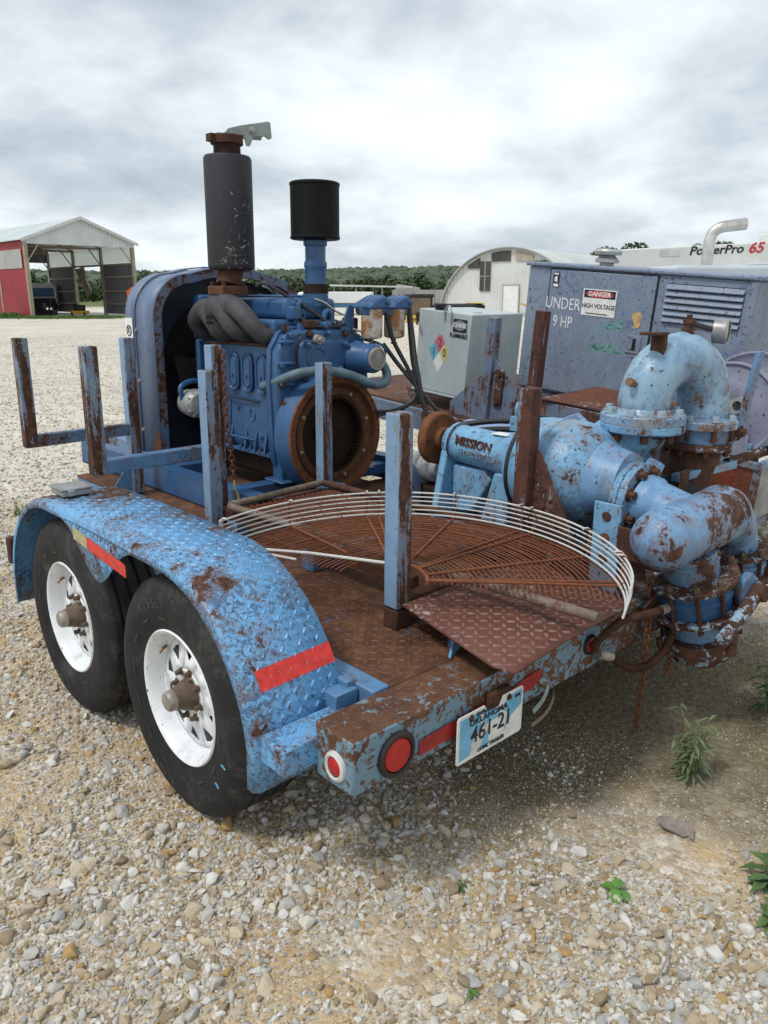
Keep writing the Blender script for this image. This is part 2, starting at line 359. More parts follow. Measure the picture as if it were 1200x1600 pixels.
def thing(name, label, cat, base=(0, 0, 0), frame=None, group=None, loc=None, rot=(0, 0, 0)):
    """an Empty at the thing's base; its parts are given in the coordinates of FRAME"""
    o = bpy.data.objects.new(name, None); C.objects.link(o); o.empty_display_size = .1
    if frame is not None:
        o.matrix_world = frame @ Matrix.Translation(V(base)); o.location, o.rotation_euler = o.matrix_world.translation.copy(), frame.to_euler()
        o.matrix_basis = frame @ Matrix.Translation(V(base))
        BASE[o.name] = V(base)
    else:
        o.location = loc if loc is not None else base; o.rotation_euler = rot; BASE[o.name] = V(0, 0, 0) if loc is not None else V(base)
    o['label'] = label; o['category'] = cat
    if group: o['group'] = group
    return o
def base_of(p): return BASE.get(root_of(p).name, V(0, 0, 0)) if p is not None else V(0, 0, 0)
def part(name, mb, mat, parent=None, bevel=0, ang=38, kind=None, label=None, seg=2):
    me = mb.mesh(name, base_of(parent), ang)
    o = bpy.data.objects.new(name, me); me.materials.append(M[mat] if isinstance(mat, str) else mat)
    link(o, parent)
    if bevel:
        b = o.modifiers.new('bevel', 'BEVEL'); b.width = bevel; b.segments = seg; b.limit_method = 'ANGLE'; b.angle_limit = R(40)
    if kind: o['kind'] = kind
    if label: o['label'] = label
    return o
def single(name, mb, mat, label, cat, frame=None, base=None, group=None, bevel=0, kind=None, ang=38):
    """a thing that is one mesh"""
    base = V(base) if base is not None else V(0, 0, 0)
    me = mb.mesh(name, base, ang); o = bpy.data.objects.new(name, me); me.materials.append(M[mat] if isinstance(mat, str) else mat); C.objects.link(o)
    if frame is not None: o.matrix_basis = frame @ Matrix.Translation(base)
    else: o.location = base
    if label: o['label'] = label
    if cat: o['category'] = cat
    if group: o['group'] = group
    if kind: o['kind'] = kind
    if bevel:
        b = o.modifiers.new('bevel', 'BEVEL'); b.width = bevel; b.segments = 2; b.limit_method = 'ANGLE'; b.angle_limit = R(40)
    return o
_bolt = {}
def bolt(parent, pos, axis, r=.012, h=.012, mat='steel', name='bolt', washer=True):
    key = (round(r, 4), round(h, 4), mat, washer)
    if key not in _bolt:
        b = MB()
        if washer: b.lathe((0, 0, 0), (0, 0, 1), [(0, 0), (0, r * 1.55), (h * .18, r * 1.5), (h * .2, 0)], 14)
        b.lathe((0, 0, h * .15), (0, 0, 1), [(0, 0), (0, r), (h * .8, r), (h, r * .85), (h, 0)], 6)
        me = b.mesh('bolt'); me.materials.append(M[mat]); _bolt[key] = me
    o = bpy.data.objects.new(name, _bolt[key]); link(o, parent)
    o.location = V(pos) - base_of(parent); o.rotation_euler = V(axis).to_track_quat('Z', 'Y').to_euler(); return o
def bolt_circle(parent, c, axis, rad, n, r=.012, h=.014, mat='steel', a0=0.0, washer=True):
    d, u, w = frame_of(axis)
    for i in range(n):
        a = a0 + 2 * math.pi * i / n; bolt(parent, V(c) + (u * math.cos(a) + w * math.sin(a)) * rad, axis, r, h, mat, washer=washer)
def spline(pts, n=8):
    P = [V(p) for p in pts]; P = [P[0] * 2 - P[1]] + P + [P[-1] * 2 - P[-2]]; out = []
    for i in range(1, len(P) - 2):
        for k in range(n):
            t = k / n; a, b, c, d = P[i - 1:i + 3]
            out.append(.5 * ((2 * b) + (c - a) * t + (2 * a - 5 * b + 4 * c - d) * t * t + (3 * b - a - 3 * c + d) * t ** 3))
    return out + [P[-2]]
def text_geo(body, size, ext=.001, bold=0.0):
    cu = bpy.data.curves.new('text', 'FONT'); cu.body = body; cu.size = size; cu.extrude = ext; cu.align_x = 'CENTER'; cu.align_y = 'CENTER'; cu.offset = bold
    cu.resolution_u = 3
    o = bpy.data.objects.new('text', cu); C.objects.link(o)
    me = bpy.data.meshes.new_from_object(o.evaluated_get(bpy.context.evaluated_depsgraph_get()))
    vs = [v.co.copy() for v in me.vertices]; fs = [tuple(p.vertices) for p in me.polygons]
    bpy.data.objects.remove(o); bpy.data.meshes.remove(me); bpy.data.curves.remove(cu); return vs, fs
def lettering(name, body, size, o, x, y, mat, parent, ext=.001, bold=0.0, slant=0.0, sx=1.0):
    vs, fs = text_geo(body, size, ext, bold); o, x, y = V(o), V(x).normalized(), V(y).normalized(); n = x.cross(y)
    b = MB(); b.add([o + x * ((v.x + slant * v.y) * sx) + y * v.y + n * v.z for v in vs], fs)
    return part(name, b, mat, parent, ang=20)
def lugs(surf, nu, nv, du, dv, L=.024, W=.0085, H=.0022, seed=0, keep=1.0):
    """raised tread lugs: surf(i*du, j*dv) -> position, normal, tangent"""
    r = random.Random(seed); b = MB()
    for i in range(nu):
        for j in range(nv):
            if r.random() > keep: continue
            q = surf((i + .5) * du + r.uniform(-.001, .001), (j + .5) * dv + r.uniform(-.001, .001))
            if q is None: continue
            p, n, t = q; s_ = n.cross(t); sg = 1 if (i + j) % 2 else -1
            a = (t + s_ * sg).normalized(); c = n.cross(a)
            e = n * -.0006
            b.add([p + a * L / 2 + e, p + a * L * .22 + c * W / 2 + e, p - a * L * .22 + c * W / 2 + e, p - a * L / 2 + e, p - a * L * .22 - c * W / 2 + e, p + a * L * .22 - c * W / 2 + e,
                   p + a * L * .27 + n * H, p - a * L * .27 + n * H], [(0, 1, 6), (1, 2, 7, 6), (2, 3, 7), (3, 4, 7), (4, 5, 6, 7), (5, 0, 6)])
    return b
def copy_tree(o, parent=None):
    c = o.copy(); C.objects.link(c); c.parent = parent
    BASE[c.name] = BASE.get(o.name, V(0, 0, 0))
    for ch in o.children: copy_tree(ch, c)
    return c
def instancer(name, pts, scl, rot, idx, protos, kind='stuff', label=None, cat=None):
    """points carrying scale / rotation / variant; geometry nodes put one of the prototypes on each"""
    me = bpy.data.meshes.new(name); me.vertices.add(len(pts)); me.vertices.foreach_set('co', np.asarray(pts, 'f').ravel())
    for nm, tp, val in (('scl', 'FLOAT_VECTOR', scl), ('rot', 'FLOAT_VECTOR', rot)):
        a = me.attributes.new(nm, tp, 'POINT'); a.data.foreach_set('vector', np.asarray(val, 'f').ravel())
    a = me.attributes.new('idx', 'INT', 'POINT'); a.data.foreach_set('value', np.asarray(idx, 'i'))
    me.update()
    o = bpy.data.objects.new(name, me); C.objects.link(o)
    col = bpy.data.collections.new(name + '_prototypes')
    for i, pm in enumerate(protos):
        po = bpy.data.objects.new('%s_prototype_%02d' % (name, i), pm); col.objects.link(po)
    g = bpy.data.node_groups.new(name, 'GeometryNodeTree'); g.is_modifier = True
    g.interface.new_socket('Geometry', in_out='INPUT', socket_type='NodeSocketGeometry'); g.interface.new_socket('Geometry', in_out='OUTPUT', socket_type='NodeSocketGeometry')
    N = g.nodes.new; gi, go = N('NodeGroupInput'), N('NodeGroupOutput'); m2p = N('GeometryNodeMeshToPoints'); iop = N('GeometryNodeInstanceOnPoints'); ci = N('GeometryNodeCollectionInfo')
    ci.inputs['Collection'].default_value = col; ci.inputs['Separate Children'].default_value = True; ci.inputs['Reset Children'].default_value = True
    def na(nm, tp):
        n = N('GeometryNodeInputNamedAttribute'); n.data_type = tp; n.inputs['Name'].default_value = nm; return n.outputs[0]
    l = g.links.new
    l(gi.outputs[0], m2p.inputs[0]); l(m2p.outputs[0], iop.inputs['Points']); l(ci.outputs[0], iop.inputs['Instance']); iop.inputs['Pick Instance'].default_value = True
    l(na('idx', 'INT'), iop.inputs['Instance Index']); l(na('scl', 'FLOAT_VECTOR'), iop.inputs['Scale'])
    e2r = N('FunctionNodeEulerToRotation'); l(na('rot', 'FLOAT_VECTOR'), e2r.inputs[0]); l(e2r.outputs[0], iop.inputs['Rotation'])
    l(iop.outputs[0], go.inputs[0])
    md = o.modifiers.new('scatter', 'NODES'); md.node_group = g
    o['kind'] = kind
    if label: o['label'] = label
    if cat: o['category'] = cat
    return o
def vnoise(x, y, seed=0):
    """cheap smooth 2-D noise in 0..1"""
    x, y = np.asarray(x, float), np.asarray(y, float)
    def h(i, j): return np.modf(np.abs(np.sin(i * 127.1 + j * 311.7 + seed * 74.7) * 43758.5453))[0]
    xi, yi = np.floor(x), np.floor(y); fx, fy = x - xi, y - yi; fx = fx * fx * (3 - 2 * fx); fy = fy * fy * (3 - 2 * fy)
    return (h(xi, yi) * (1 - fx) + h(xi + 1, yi) * fx) * (1 - fy) + (h(xi, yi + 1) * (1 - fx) + h(xi + 1, yi + 1) * fx) * fy
def fbm(x, y, seed=0): return .55 * vnoise(x, y, seed) + .3 * vnoise(x * 2.1, y * 2.1, seed + 1) + .15 * vnoise(x * 4.3, y * 4.3, seed + 2)

# trailer frame: x to the right, y forward, origin on the ground under the rear left wheel's rim
FT = Matrix.Translation((-.66, 2.195, 0)) @ Matrix.Rotation(R(43.1), 4, 'Z') @ Matrix.Rotation(R(.8), 4, 'Y')
# second trailer, parallel and standing nose up
FG = Matrix.Translation((1.53, 4.245, 0)) @ Matrix.Rotation(R(43.1), 4, 'Z') @ Matrix.Rotation(R(4.5), 4, 'X')

# ---------------------------------------------------------------- ground
def ground_h(x, y):
    return (fbm(x * .9, y * .9, 3) - .5) * .05 * np.clip((np.hypot(x, y) - .3) / 1.5, 0, 1) * np.clip(1 - (np.hypot(x, y - 3) - 6) / 10, 0, 1) - .012
def axis_pts(a, b, fine0, fine1, step):
    out = [fine0 + i * step for i in range(int((fine1 - fine0) / step) + 1)]; s_ = step; p = out[-1]
    while p < b: s_ *= 1.35; p += s_; out.append(min(p, b))
    s_ = step; p = out[0]; pre = []
    while p > a: s_ *= 1.35; p -= s_; pre.append(max(p, a))
    return np.array(pre[::-1] + out)
gx, gy = axis_pts(-1600, 1600, -5, 6, .1), axis_pts(-60, 1800, 0, 9, .1)
GX, GY = np.meshgrid(gx, gy); GZ = ground_h(GX, GY)
nx, ny = len(gx), len(gy)
gm = bpy.data.meshes.new('ground'); idx = np.arange(nx * ny).reshape(ny, nx)
gm.from_pydata(np.stack([GX, GY, GZ], -1).reshape(-1, 3).tolist(), [], np.stack([idx[:-1, :-1], idx[:-1, 1:], idx[1:, 1:], idx[1:, :-1]], -1).reshape(-1, 4).tolist()); gm.shade_smooth()
s = NT('gravel_ground'); s.co = s.coord()
dirt = s.ramp(s.math('ADD', s.math('MULTIPLY', s.noise(1.3, 6, .6), .5), s.math('MULTIPLY', s.noise(60, 6, .7), .5)), [(.36, (.32, .215, .11)), (.5, (.50, .36, .20)), (.66, (.63, .50, .32))])
# grit: small stones in the material, each cell its own tone
v1c = s.vor(85, out=1); v1 = s.vor(85); v2c = s.vor(33, out=1); v2 = s.vor(33)
def tone(c):
    sp = s.n('ShaderNodeSeparateColor'); s.t.links.new(c, sp.inputs[0])
    return s.ramp(sp.outputs[0], [(0, (.30, .23, .155)), (.3, (.50, .41, .30)), (.55, (.53, .50, .44)), (.8, (.66, .59, .48)), (1, (.74, .71, .66))])
grit = s.mix(s.ss(s.noise(5, 4), .4, .6), tone(v1c), tone(v2c))
gmask = s.ss(s.math('ADD', s.noise(2.1, 5, .6), s.math('MULTIPLY', s.noise(26, 3), .35)), .55, .78)
near = s.mix(gmask, dirt, grit)
# damp greenish soil behind and right of the trailer
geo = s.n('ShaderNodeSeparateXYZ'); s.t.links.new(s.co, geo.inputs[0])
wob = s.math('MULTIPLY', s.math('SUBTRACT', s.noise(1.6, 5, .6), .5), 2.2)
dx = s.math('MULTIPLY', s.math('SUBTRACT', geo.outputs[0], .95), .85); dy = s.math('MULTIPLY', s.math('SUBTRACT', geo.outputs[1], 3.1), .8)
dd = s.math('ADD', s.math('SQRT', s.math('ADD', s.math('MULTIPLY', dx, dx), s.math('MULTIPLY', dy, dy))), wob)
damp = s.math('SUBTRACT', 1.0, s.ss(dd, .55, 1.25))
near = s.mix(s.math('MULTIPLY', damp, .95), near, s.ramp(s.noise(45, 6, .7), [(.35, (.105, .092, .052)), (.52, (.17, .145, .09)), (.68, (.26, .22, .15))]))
# pale crushed limestone lot farther off
far = s.ramp(s.math('ADD', s.math('MULTIPLY', s.noise(.35, 6, .65), .45), s.math('ADD', s.math('MULTIPLY', s.noise(9, 6, .75), .33), s.math('MULTIPLY', s.noise(1.6, 4, .6), .22))), [(.36, (.40, .365, .30)), (.5, (.58, .55, .475)), (.62, (.70, .675, .60))])
far = s.mix(.35, far, tone(s.vor(14, out=1)))
dist = s.math('SQRT', s.math('ADD', s.math('MULTIPLY', geo.outputs[0], geo.outputs[0]), s.math('MULTIPLY', geo.outputs[1], geo.outputs[1])))
fm = s.ss(s.math('ADD', dist, s.math('MULTIPLY', s.math('SUBTRACT', s.noise(.8, 4), .5), 3)), 4.2, 8.0)
col = s.mix(fm, near, far)
# meadow beyond the lot
mead = s.ss(s.math('ADD', dist, s.math('MULTIPLY', s.math('SUBTRACT', s.noise(.05, 4), .5), 40)), 95, 130)
col = s.mix(mead, col, s.ramp(s.noise(.3, 6), [(.3, (.075, .11, .03)), (.7, (.15, .17, .06))]))
hb = s.math('ADD', s.math('MULTIPLY', v1, -.6), s.math('ADD', s.math('MULTIPLY', v2, -.9), s.math('MULTIPLY', s.noise(150, 4, .7), .5)))
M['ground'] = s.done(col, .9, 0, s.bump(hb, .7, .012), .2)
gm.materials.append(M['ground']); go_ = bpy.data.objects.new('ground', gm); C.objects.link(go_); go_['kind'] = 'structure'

# ---------------------------------------------------------------- gravel (nobody could count it)
def rock_mesh(seed, flat=.62):
    r = random.Random(seed); bm = bmesh.new()
    ax = (1, r.uniform(.62, .95), r.uniform(flat - .12, flat + .12))
    for _ in range(15):
        d = V(r.gauss(0, 1), r.gauss(0, 1), r.gauss(0, 1)).normalized() * r.uniform(.8, 1.08)
        bm.verts.new((d.x * ax[0], d.y * ax[1], d.z * ax[2]))
    h = bmesh.ops.convex_hull(bm, input=bm.verts)
    bmesh.ops.delete(bm, geom=[v for v in bm.verts if not v.link_faces], context='VERTS')
    bmesh.ops.bevel(bm, geom=list(bm.edges), offset=.045, segments=1, affect='EDGES')
    me = bpy.data.meshes.new('rock'); bm.to_mesh(me); bm.free(); me.shade_smooth(); me.set_sharp_from_angle(angle=R(32)); return me
s = NT('gravel_stone'); oi = s.n('ShaderNodeObjectInfo'); s.co = s.coord()
rc = s.ramp(oi.outputs['Random'], [(0, (.36, .28, .18)), (.10, (.54, .43, .29)), (.22, (.60, .58, .53)), (.36, (.68, .58, .42)), (.45, (.51, .505, .49)), (.56, (.76, .72, .63)), (.68, (.60, .51, .38)), (.76, (.80, .785, .745)), (.88, (.45, .445, .435)), (.92, (.52, .33, .14)), (.96, (.80, .78, .74))])
for e in s.t.nodes:
    if e.type == 'VALTORGB': e.color_ramp.interpolation = 'CONSTANT'
col = s.mix(s.math('MULTIPLY', s.ss(s.noise(3.2, 6, .7), .35, .7), .45), rc, s.mix(.5, rc, (.36, .28, .19)))
M['stone'] = s.done(col, .85, 0, s.bump(s.noise(6, 6, .7), .5, .12), .25)
rocks = [rock_mesh(i) for i in range(9)]
for rk in rocks: rk.materials.append(M['stone'])
def scatter(name, n, ylo, yhi, smin, smax, power, seed, thr, label, xpad=1.1, xr=None, sink=.25):
    r = np.random.default_rng(seed)
    y = ylo + (yhi - ylo) * r.random(n * 3) ** power; half = .56 * (y * .96 + .45) + xpad
    x = (r.random(n * 3) * 2 - 1) * half
    d = fbm(x * 1.5, y * 1.5, 11) * .7 + fbm(x * 4.5, y * 4.5, 5) * .3
    # clear sandy tracks and the damp soil behind the trailer
    clear = np.clip(1 - np.hypot((x - 1.05) * .75, (y - 2.95) * .75) / 1.0, 0, 1) * .75 + np.clip(1 - np.hypot((x + .02) / .5, (y - 1.62) / .24), 0, 1) * .35 + np.clip(1 - np.hypot((x + 1.75) / .35, (y - 2.6) / .7), 0, 1) * .3
    d = d + .22 * np.exp(-(((x - .62) / .42) ** 2 + ((y - 1.62) / .32) ** 2)) + .12 * np.exp(-(((x + .35) / .5) ** 2 + ((y - 1.75) / .3) ** 2))
    k = (d - clear + (r.random(n * 3) - .5) * .35) > thr
    x, y = x[k][:n], y[k][:n]; m = len(x)
    sz = smin * (smax / smin) ** (r.random(m) ** 1.6)
    z = ground_h(x, y) + sz * (.56 - sink - .35 * r.random(m))
    asp = np.stack([sz * r.uniform(.8, 1.2, m), sz * r.uniform(.75, 1.15, m), sz * r.uniform(.7, 1.15, m)], -1)
    rot = np.stack([r.normal(0, .35, m), r.normal(0, .35, m), r.random(m) * 6.283], -1)
    return instancer(name, np.stack([x, y, z], -1), asp, rot, r.integers(0, len(rocks), m), rocks, 'stuff', label, 'gravel')
scatter('gravel_stones', 7500, 1.0, 5.2, .0115, .034, 1.15, 21, .46, 'larger pale limestone stones lying loose over the foreground lot')
scatter('gravel_pebbles', 30000, .95, 5.6, .0075, .0165, 1.15, 25, .50, 'clumps of pale angular limestone pebbles over the foreground')
scatter('gravel_chips', 95000, .95, 6.2, .0042, .0125, 1.2, 22, .38, 'small grey and tan gravel chips covering the ground around the trailer')
scatter('gravel_grit', 190000, .95, 4.4, .0018, .005, 1.25, 23, .2, 'fine grit between the gravel stones in the foreground')
scatter('gravel_lot', 90000, 4.6, 34, .009, .026, 1.75, 24, .22, 'pale gravel of the yard stretching away behind the trailer', 1.5)

# ================================================================ the blue trailer
TR = thing('equipment_trailer', 'rusty blue tandem-axle flatbed trailer carrying the engine and pump in the foreground', 'trailer', (1.3, 0, 0), FT)
TW = 2.62                                    # distance between the outer rim planes
dk = MB().prism([(.36, -.60, .535), (2.26, -.60, .535), (2.26, 1.42, .535), (2.1, 1.42, .535), (2.1, 2.75, .535), (.80, 2.75, .535), (.80, 1.42, .535), (.36, 1.42, .535)], (0, 0, .015)); deck = part('deck', dk, 'rustdeck', TR, .003)
part('deck_tread', lugs(lambda u, v: (V(.36 + u, -.58 + v, .55), V(0, 0, 1), V(1, 0, 0)), 38, 55, .032, .032, .025, .009, .0032, 3), 'treadworn', deck, kind='stuff')
for x0 in (.292, 2.268):
    rail = MB().box((x0, -.60, .40), (x0 + .066, 1.42, .556)); part('frame_rail', rail, 'trailer', TR, .006)
for x0 in (.80, 2.03): part('frame_rail', MB().box((x0, 1.42, .41), (x0 + .066, 2.75, .534)), 'trailer', TR, .006)
for y0 in (-.1, .44, 1.1, 1.9, 2.68): part('cross_member', MB().box((.36 if y0 < 1.4 else .868, y0, .42), (2.26 if y0 < 1.4 else 2.03, y0 + .06, .533)), 'trailer', TR, .004)
part('tongue_beam', MB().bar((1.6, 2.75, .47), (1.7, 4.2, .47), .1, .12), 'trailer', TR, .006)
part('hitch_coupler', MB().box((1.64, 4.2, .43), (1.78, 4.5, .55)), 'rust', TR, .02)
part('jack_stand', MB().cyl((1.68, 3.9, 0), (1.68, 3.9, .41), .035).cyl((1.68, 3.9, 0), (1.68, 3.9, .02), .1), 'rust', TR)
# little bracket filling the corner between fender, rail and bumper
part('corner_bracket', MB().box((.262, -.52, .50), (.30, -.36, .565)).box((.205, -.54, .50), (.288, -.44, .548)), 'trailer', TR, .003)

bumper = part('bumper', MB().box((.08, -.757, .39), (2.54, -.602, .552)), 'bumper', TR, .009)
bumper.data.materials.append(M['bumperface'])
for f in bumper.data.polygons:
    if f.normal.z < .5: f.material_index = 1
def tail_lamp(x, z, r, lens='lens'):
    lp = part('tail_lamp', MB().lathe((x, -.757, z), (0, -1, 0), [(-.01, 0), (0, r * 1.32), (.008, r * 1.34), (.014, r * 1.2), (.012, r * 1.02), (.004, r)], 36), 'black', TR)
    part('lens', MB().lathe((x, -.757, z), (0, -1, 0), [(.004, r), (.011, r * .92), (.015, r * .6), (.017, 0)], 36), lens, lp)
tail_lamp(.232, .458, .050); tail_lamp(1.165, .487, .028); tail_lamp(2.388, .458, .050)
mk = part('side_marker', MB().lathe((.08, -.69, .455), (-1, 0, 0), [(-.01, 0), (0, .039), (.008, .037), (.012, .030), (.008, .025)], 24, lambda a: 1 + .12 * abs(math.sin(a))), 'wire_white', TR)
part('lens', MB().lathe((.08, -.69, .455), (-1, 0, 0), [(.006, .026), (.011, .02), (.013, 0)], 24), 'lens', mk)
tp = MB(); xs = [.318 + i * .02 for i in range(29)]
def tz(x, off): return .412 + off + .018 * math.sin((x - .3) * 3.2) + (.03 if x > .74 else 0) * (x - .74) * 4
tp.strip([V(x, -.7625, tz(x, 0)) for x in xs], [V(x, -.7625, tz(x, .05)) for x in xs])
part('reflective_tape', tp, 'tapedark', bumper)
curl = spline([(.868, -.763, .455), (.885, -.77, .462), (.892, -.78, .44), (.86, -.785, .405), (.81, -.785, .38)], 6)
part('peeling_tape', MB().strip(curl, [p + V(0, -.008, -.012) for p in curl]), 'zinc', bumper)
curl = spline([(.875, -.768, .448), (.91, -.785, .43), (.912, -.79, .39), (.87, -.795, .355), (.80, -.79, .335)], 6)
part('peeling_tape', MB().strip(curl, [p + V(0, -.006, -.009) for p in curl]), 'brownbox', bumper)

# licence plate hanging from the bumper
lp = part('licence_plate', MB().prism([(.452 + a, -.782, .328 + b) for a, b in [(.008, 0), (.30, 0), (.308, .008), (.308, .15), (.30, .158), (.206, .158), (.19, .128), (.14, .128), (.12, .156), (.008, .156), (0, .148), (0, .008)]], (0, .003, 0)), 'platewhite', TR, .0012)
def pl(u, v, d=.0008): return V(.452 + u, -.782 - d, .328 + v)
pb = MB()
for poly in ([(.012, .012), (.05, .014), (.105, .09), (.10, .145), (.012, .145)], [(.085, .018), (.15, .02), (.135, .07), (.112, .05)], [(.115, .088), (.19, .095), (.185, .125), (.115, .14)], [(.215, .03), (.25, .075), (.30, .098), (.30, .148), (.23, .146), (.205, .11), (.235, .09)]):
    pb.add([pl(*q) for q in poly], [tuple(range(len(poly)))])
part('plate_print', pb, 'plateblue', lp)
pk = MB()
for poly in ([(.07, .03), (.115, .06), (.15, .085), (.145, .1), (.09, .078), (.06, .05)], [(.05, .012), (.1, .02), (.12, .05), (.08, .045)]): pk.add([pl(*q, .0016) for q in poly], [tuple(range(len(poly)))])
part('peeled_film', pk, 'offwhite', lp)
for tx, sz, u, v, sx in (('EXPLORE', .018, .125, .139, 1.1), ('OKLAHOMA', .026, .14, .119, 1.2), ('461-21', .074, .155, .075, .92), ('COML TRAILER', .017, .155, .018, 1.1), ('2018', .013, .276, .134, 1)):
    lettering('plate_lettering', tx, sz, pl(u, v, .0024), (1, 0, 0), (0, 0, 1), 'ink', lp, .0004, .0006, 0, sx)
for u in (.06, .235): bolt(lp, pl(u, .138 if u < .1 else .142, .001), (0, -1, 0), .007, .006, 'rust')
part('plate_bracket', MB().box((.60, -.779, .45), (.70, -.7615, .505)), 'rust', bumper, .004)

# ---- wheels
def make_wheel(yc, out=-1, xr=0.0, detail=True):
    """out=-1: outer face looks towards -x"""
    o = -out; c = V(xr, yc, .40)
    w = part('wheel', MB().lathe(c, (o, 0, 0), [(.10, .0), (.10, .15), (.11, .155), (.19, .155)], 40), 'rustdark', TR)
    prof = [(.008, .219), (-.002, .226), (-.004, .236), (-.012, .262), (-.020, .295), (-.021, .33), (-.012, .362), (.000, .383), (.012, .395), (.022, .3985)]
    for g in (.052, .098, .144, .19): prof += [(g - .009, .3995), (g - .006, .391), (g + .004, .391), (g + .007, .3995)]
    prof += [(.205, .397), (.222, .382), (.236, .35), (.236, .30), (.225, .25), (.215, .219)]
    ty = part('tyre', MB().lathe(c, (o, 0, 0), prof, 96), 'tyre', w)
    part('rim', MB().lathe(c, (o, 0, 0), [(.018, .212), (.004, .224), (-.003, .2265), (-.007, .222), (-.004, .215), (.006, .209), (.02, .203), (.05, .194), (.052, .190), (.056, .182), (.062, .178), (.11, .17), (.2, .205), (.214, .219), (.216, .222)], 64), 'rim', w)
    # disc with triangular windows
    d = MB(); n = 10; r0, r1 = .086, .187
    def P(a, r): return c + V(o * (.056 - .016 * ((r1 - r) / (r1 - r0))), r * math.cos(a), r * math.sin(a))
    for i in range(n):
        a0, a1 = 2 * math.pi * i / n, 2 * math.pi * (i + 1) / n; am = (a0 + a1) / 2; g = (a1 - a0)
        A0, Aq, Am, Ar, A1 = [P(a0 + g * k / 4, r1) for k in range(5)]; B0, Bm, B1 = P(a0, r0), P(am, r0), P(a1, r0)
        T0, Tm, T1, T2, T3 = P(a0 + g * .2, .162), P(am, .166), P(a1 - g * .2, .162), P(am + g * .06, .116), P(am - g * .06, .116)
        o_ = len(d.v); d.add([A0, Aq, Am, Ar, A1, B0, Bm, B1, T0, Tm, T1, T2, T3], [(0, 1, 8), (1, 2, 9, 8), (2, 3, 10, 9), (3, 4, 10), (4, 7, 11, 10), (7, 6, 12, 11), (6, 5, 12), (5, 0, 8, 12)])
    dm = part('rim_disc', d, 'rim', w); sm = dm.modifiers.new('solid', 'SOLIDIFY'); sm.thickness = .005; sm.offset = 0
    part('rim_centre', MB().lathe(c, (o, 0, 0), [(.041, .0865), (.035, .08), (.037, .072), (.045, .05)], 32), 'rim', w)
    hb = part('hub', MB().lathe(c, (o, 0, 0), [(.055, .055), (.03, .052), (.02, .046), (.006, .044), (.0, .039), (-.016, .037), (-.02, .034)], 28), 'hub', w)
    part('hub_cap', MB().lathe(c, (o, 0, 0), [(-.016, .034), (-.022, .035), (-.038, .033), (-.045, .027), (-.048, 0)], 28), 'hubcap', hb)
    for i in range(8):
        a = 2 * math.pi * i / 8 + .2; bolt(hb, c + V(o * .036, .074 * math.cos(a), .079 * math.sin(a)), (out, 0, 0), .0085, .018, 'hub', 'lug_nut')
    if detail:
        part('valve_stem', MB().tube(spline([c + V(o * .045, .15, .115), c + V(o * .03, .145, .112), c + V(o * .015, .146, .10)], 4), .005), 'brass', w)
        def arc(body, a_mid, rad, size, flip=1):
            b = MB(); adv = size * .72 / rad; n_ = len(body)
            for k, chx in enumerate(body):
                vs, fs = text_geo(chx, size, .0012); a = a_mid + flip * (k - (n_ - 1) / 2) * adv
                rd = V(0, math.cos(a), math.sin(a)); tg = V(0, -math.sin(a), math.cos(a)); up = rd
                b.add([c + V(o * -.0215, 0, 0) + rd * rad + tg * v.x + up * v.y + V(-o * v.z, 0, 0) for v in vs], fs)
            part('sidewall_lettering', b, 'tyretext', ty, ang=20)
        arc('PISSLI', R(70), .315, .045, 1); arc('RUNW', R(285), .31, .042, 1)
        m = MB()
        for k in range(14): m.add([c + V(o * -.0212, 0, 0) + V(0, math.cos(a), math.sin(a)) * r for a, r in ((k * .449, .268), (k * .449 + .16, .268), (k * .449 + .16, .272), (k * .449, .272))], [(0, 1, 2, 3)])
        part('sidewall_rib', m, 'tyretext', ty, kind='stuff')
    return w
for yc in (0, .875):
    make_wheel(yc); make_wheel(yc, 1, TW, False)
ch = MB()
for a, r0, r1 in ((-.32, .30, .322), (-.62, .30, .322)): ch.bar(V(-.0235, r0 * math.cos(a) * -1, .4 + r0 * math.sin(a)), V(-.0235, -r1 * math.cos(a), .4 + r1 * math.sin(a)), .004, .002)
part('chalk_mark', ch, 'plateblue', TR, kind='stuff')
for yc in (0, .875): part('axle', MB().cyl((.1, yc, .40), (2.52, yc, .40), .035), 'rust', TR)
for sx in (.33, 2.29):
    for yc in (0, .875): part('leaf_spring', MB().box((sx - .03, yc - .36, .425), (sx + .03, yc + .36, .442)).box((sx - .03, yc - .2, .442), (sx + .03, yc + .2, .455)), 'rust', TR)

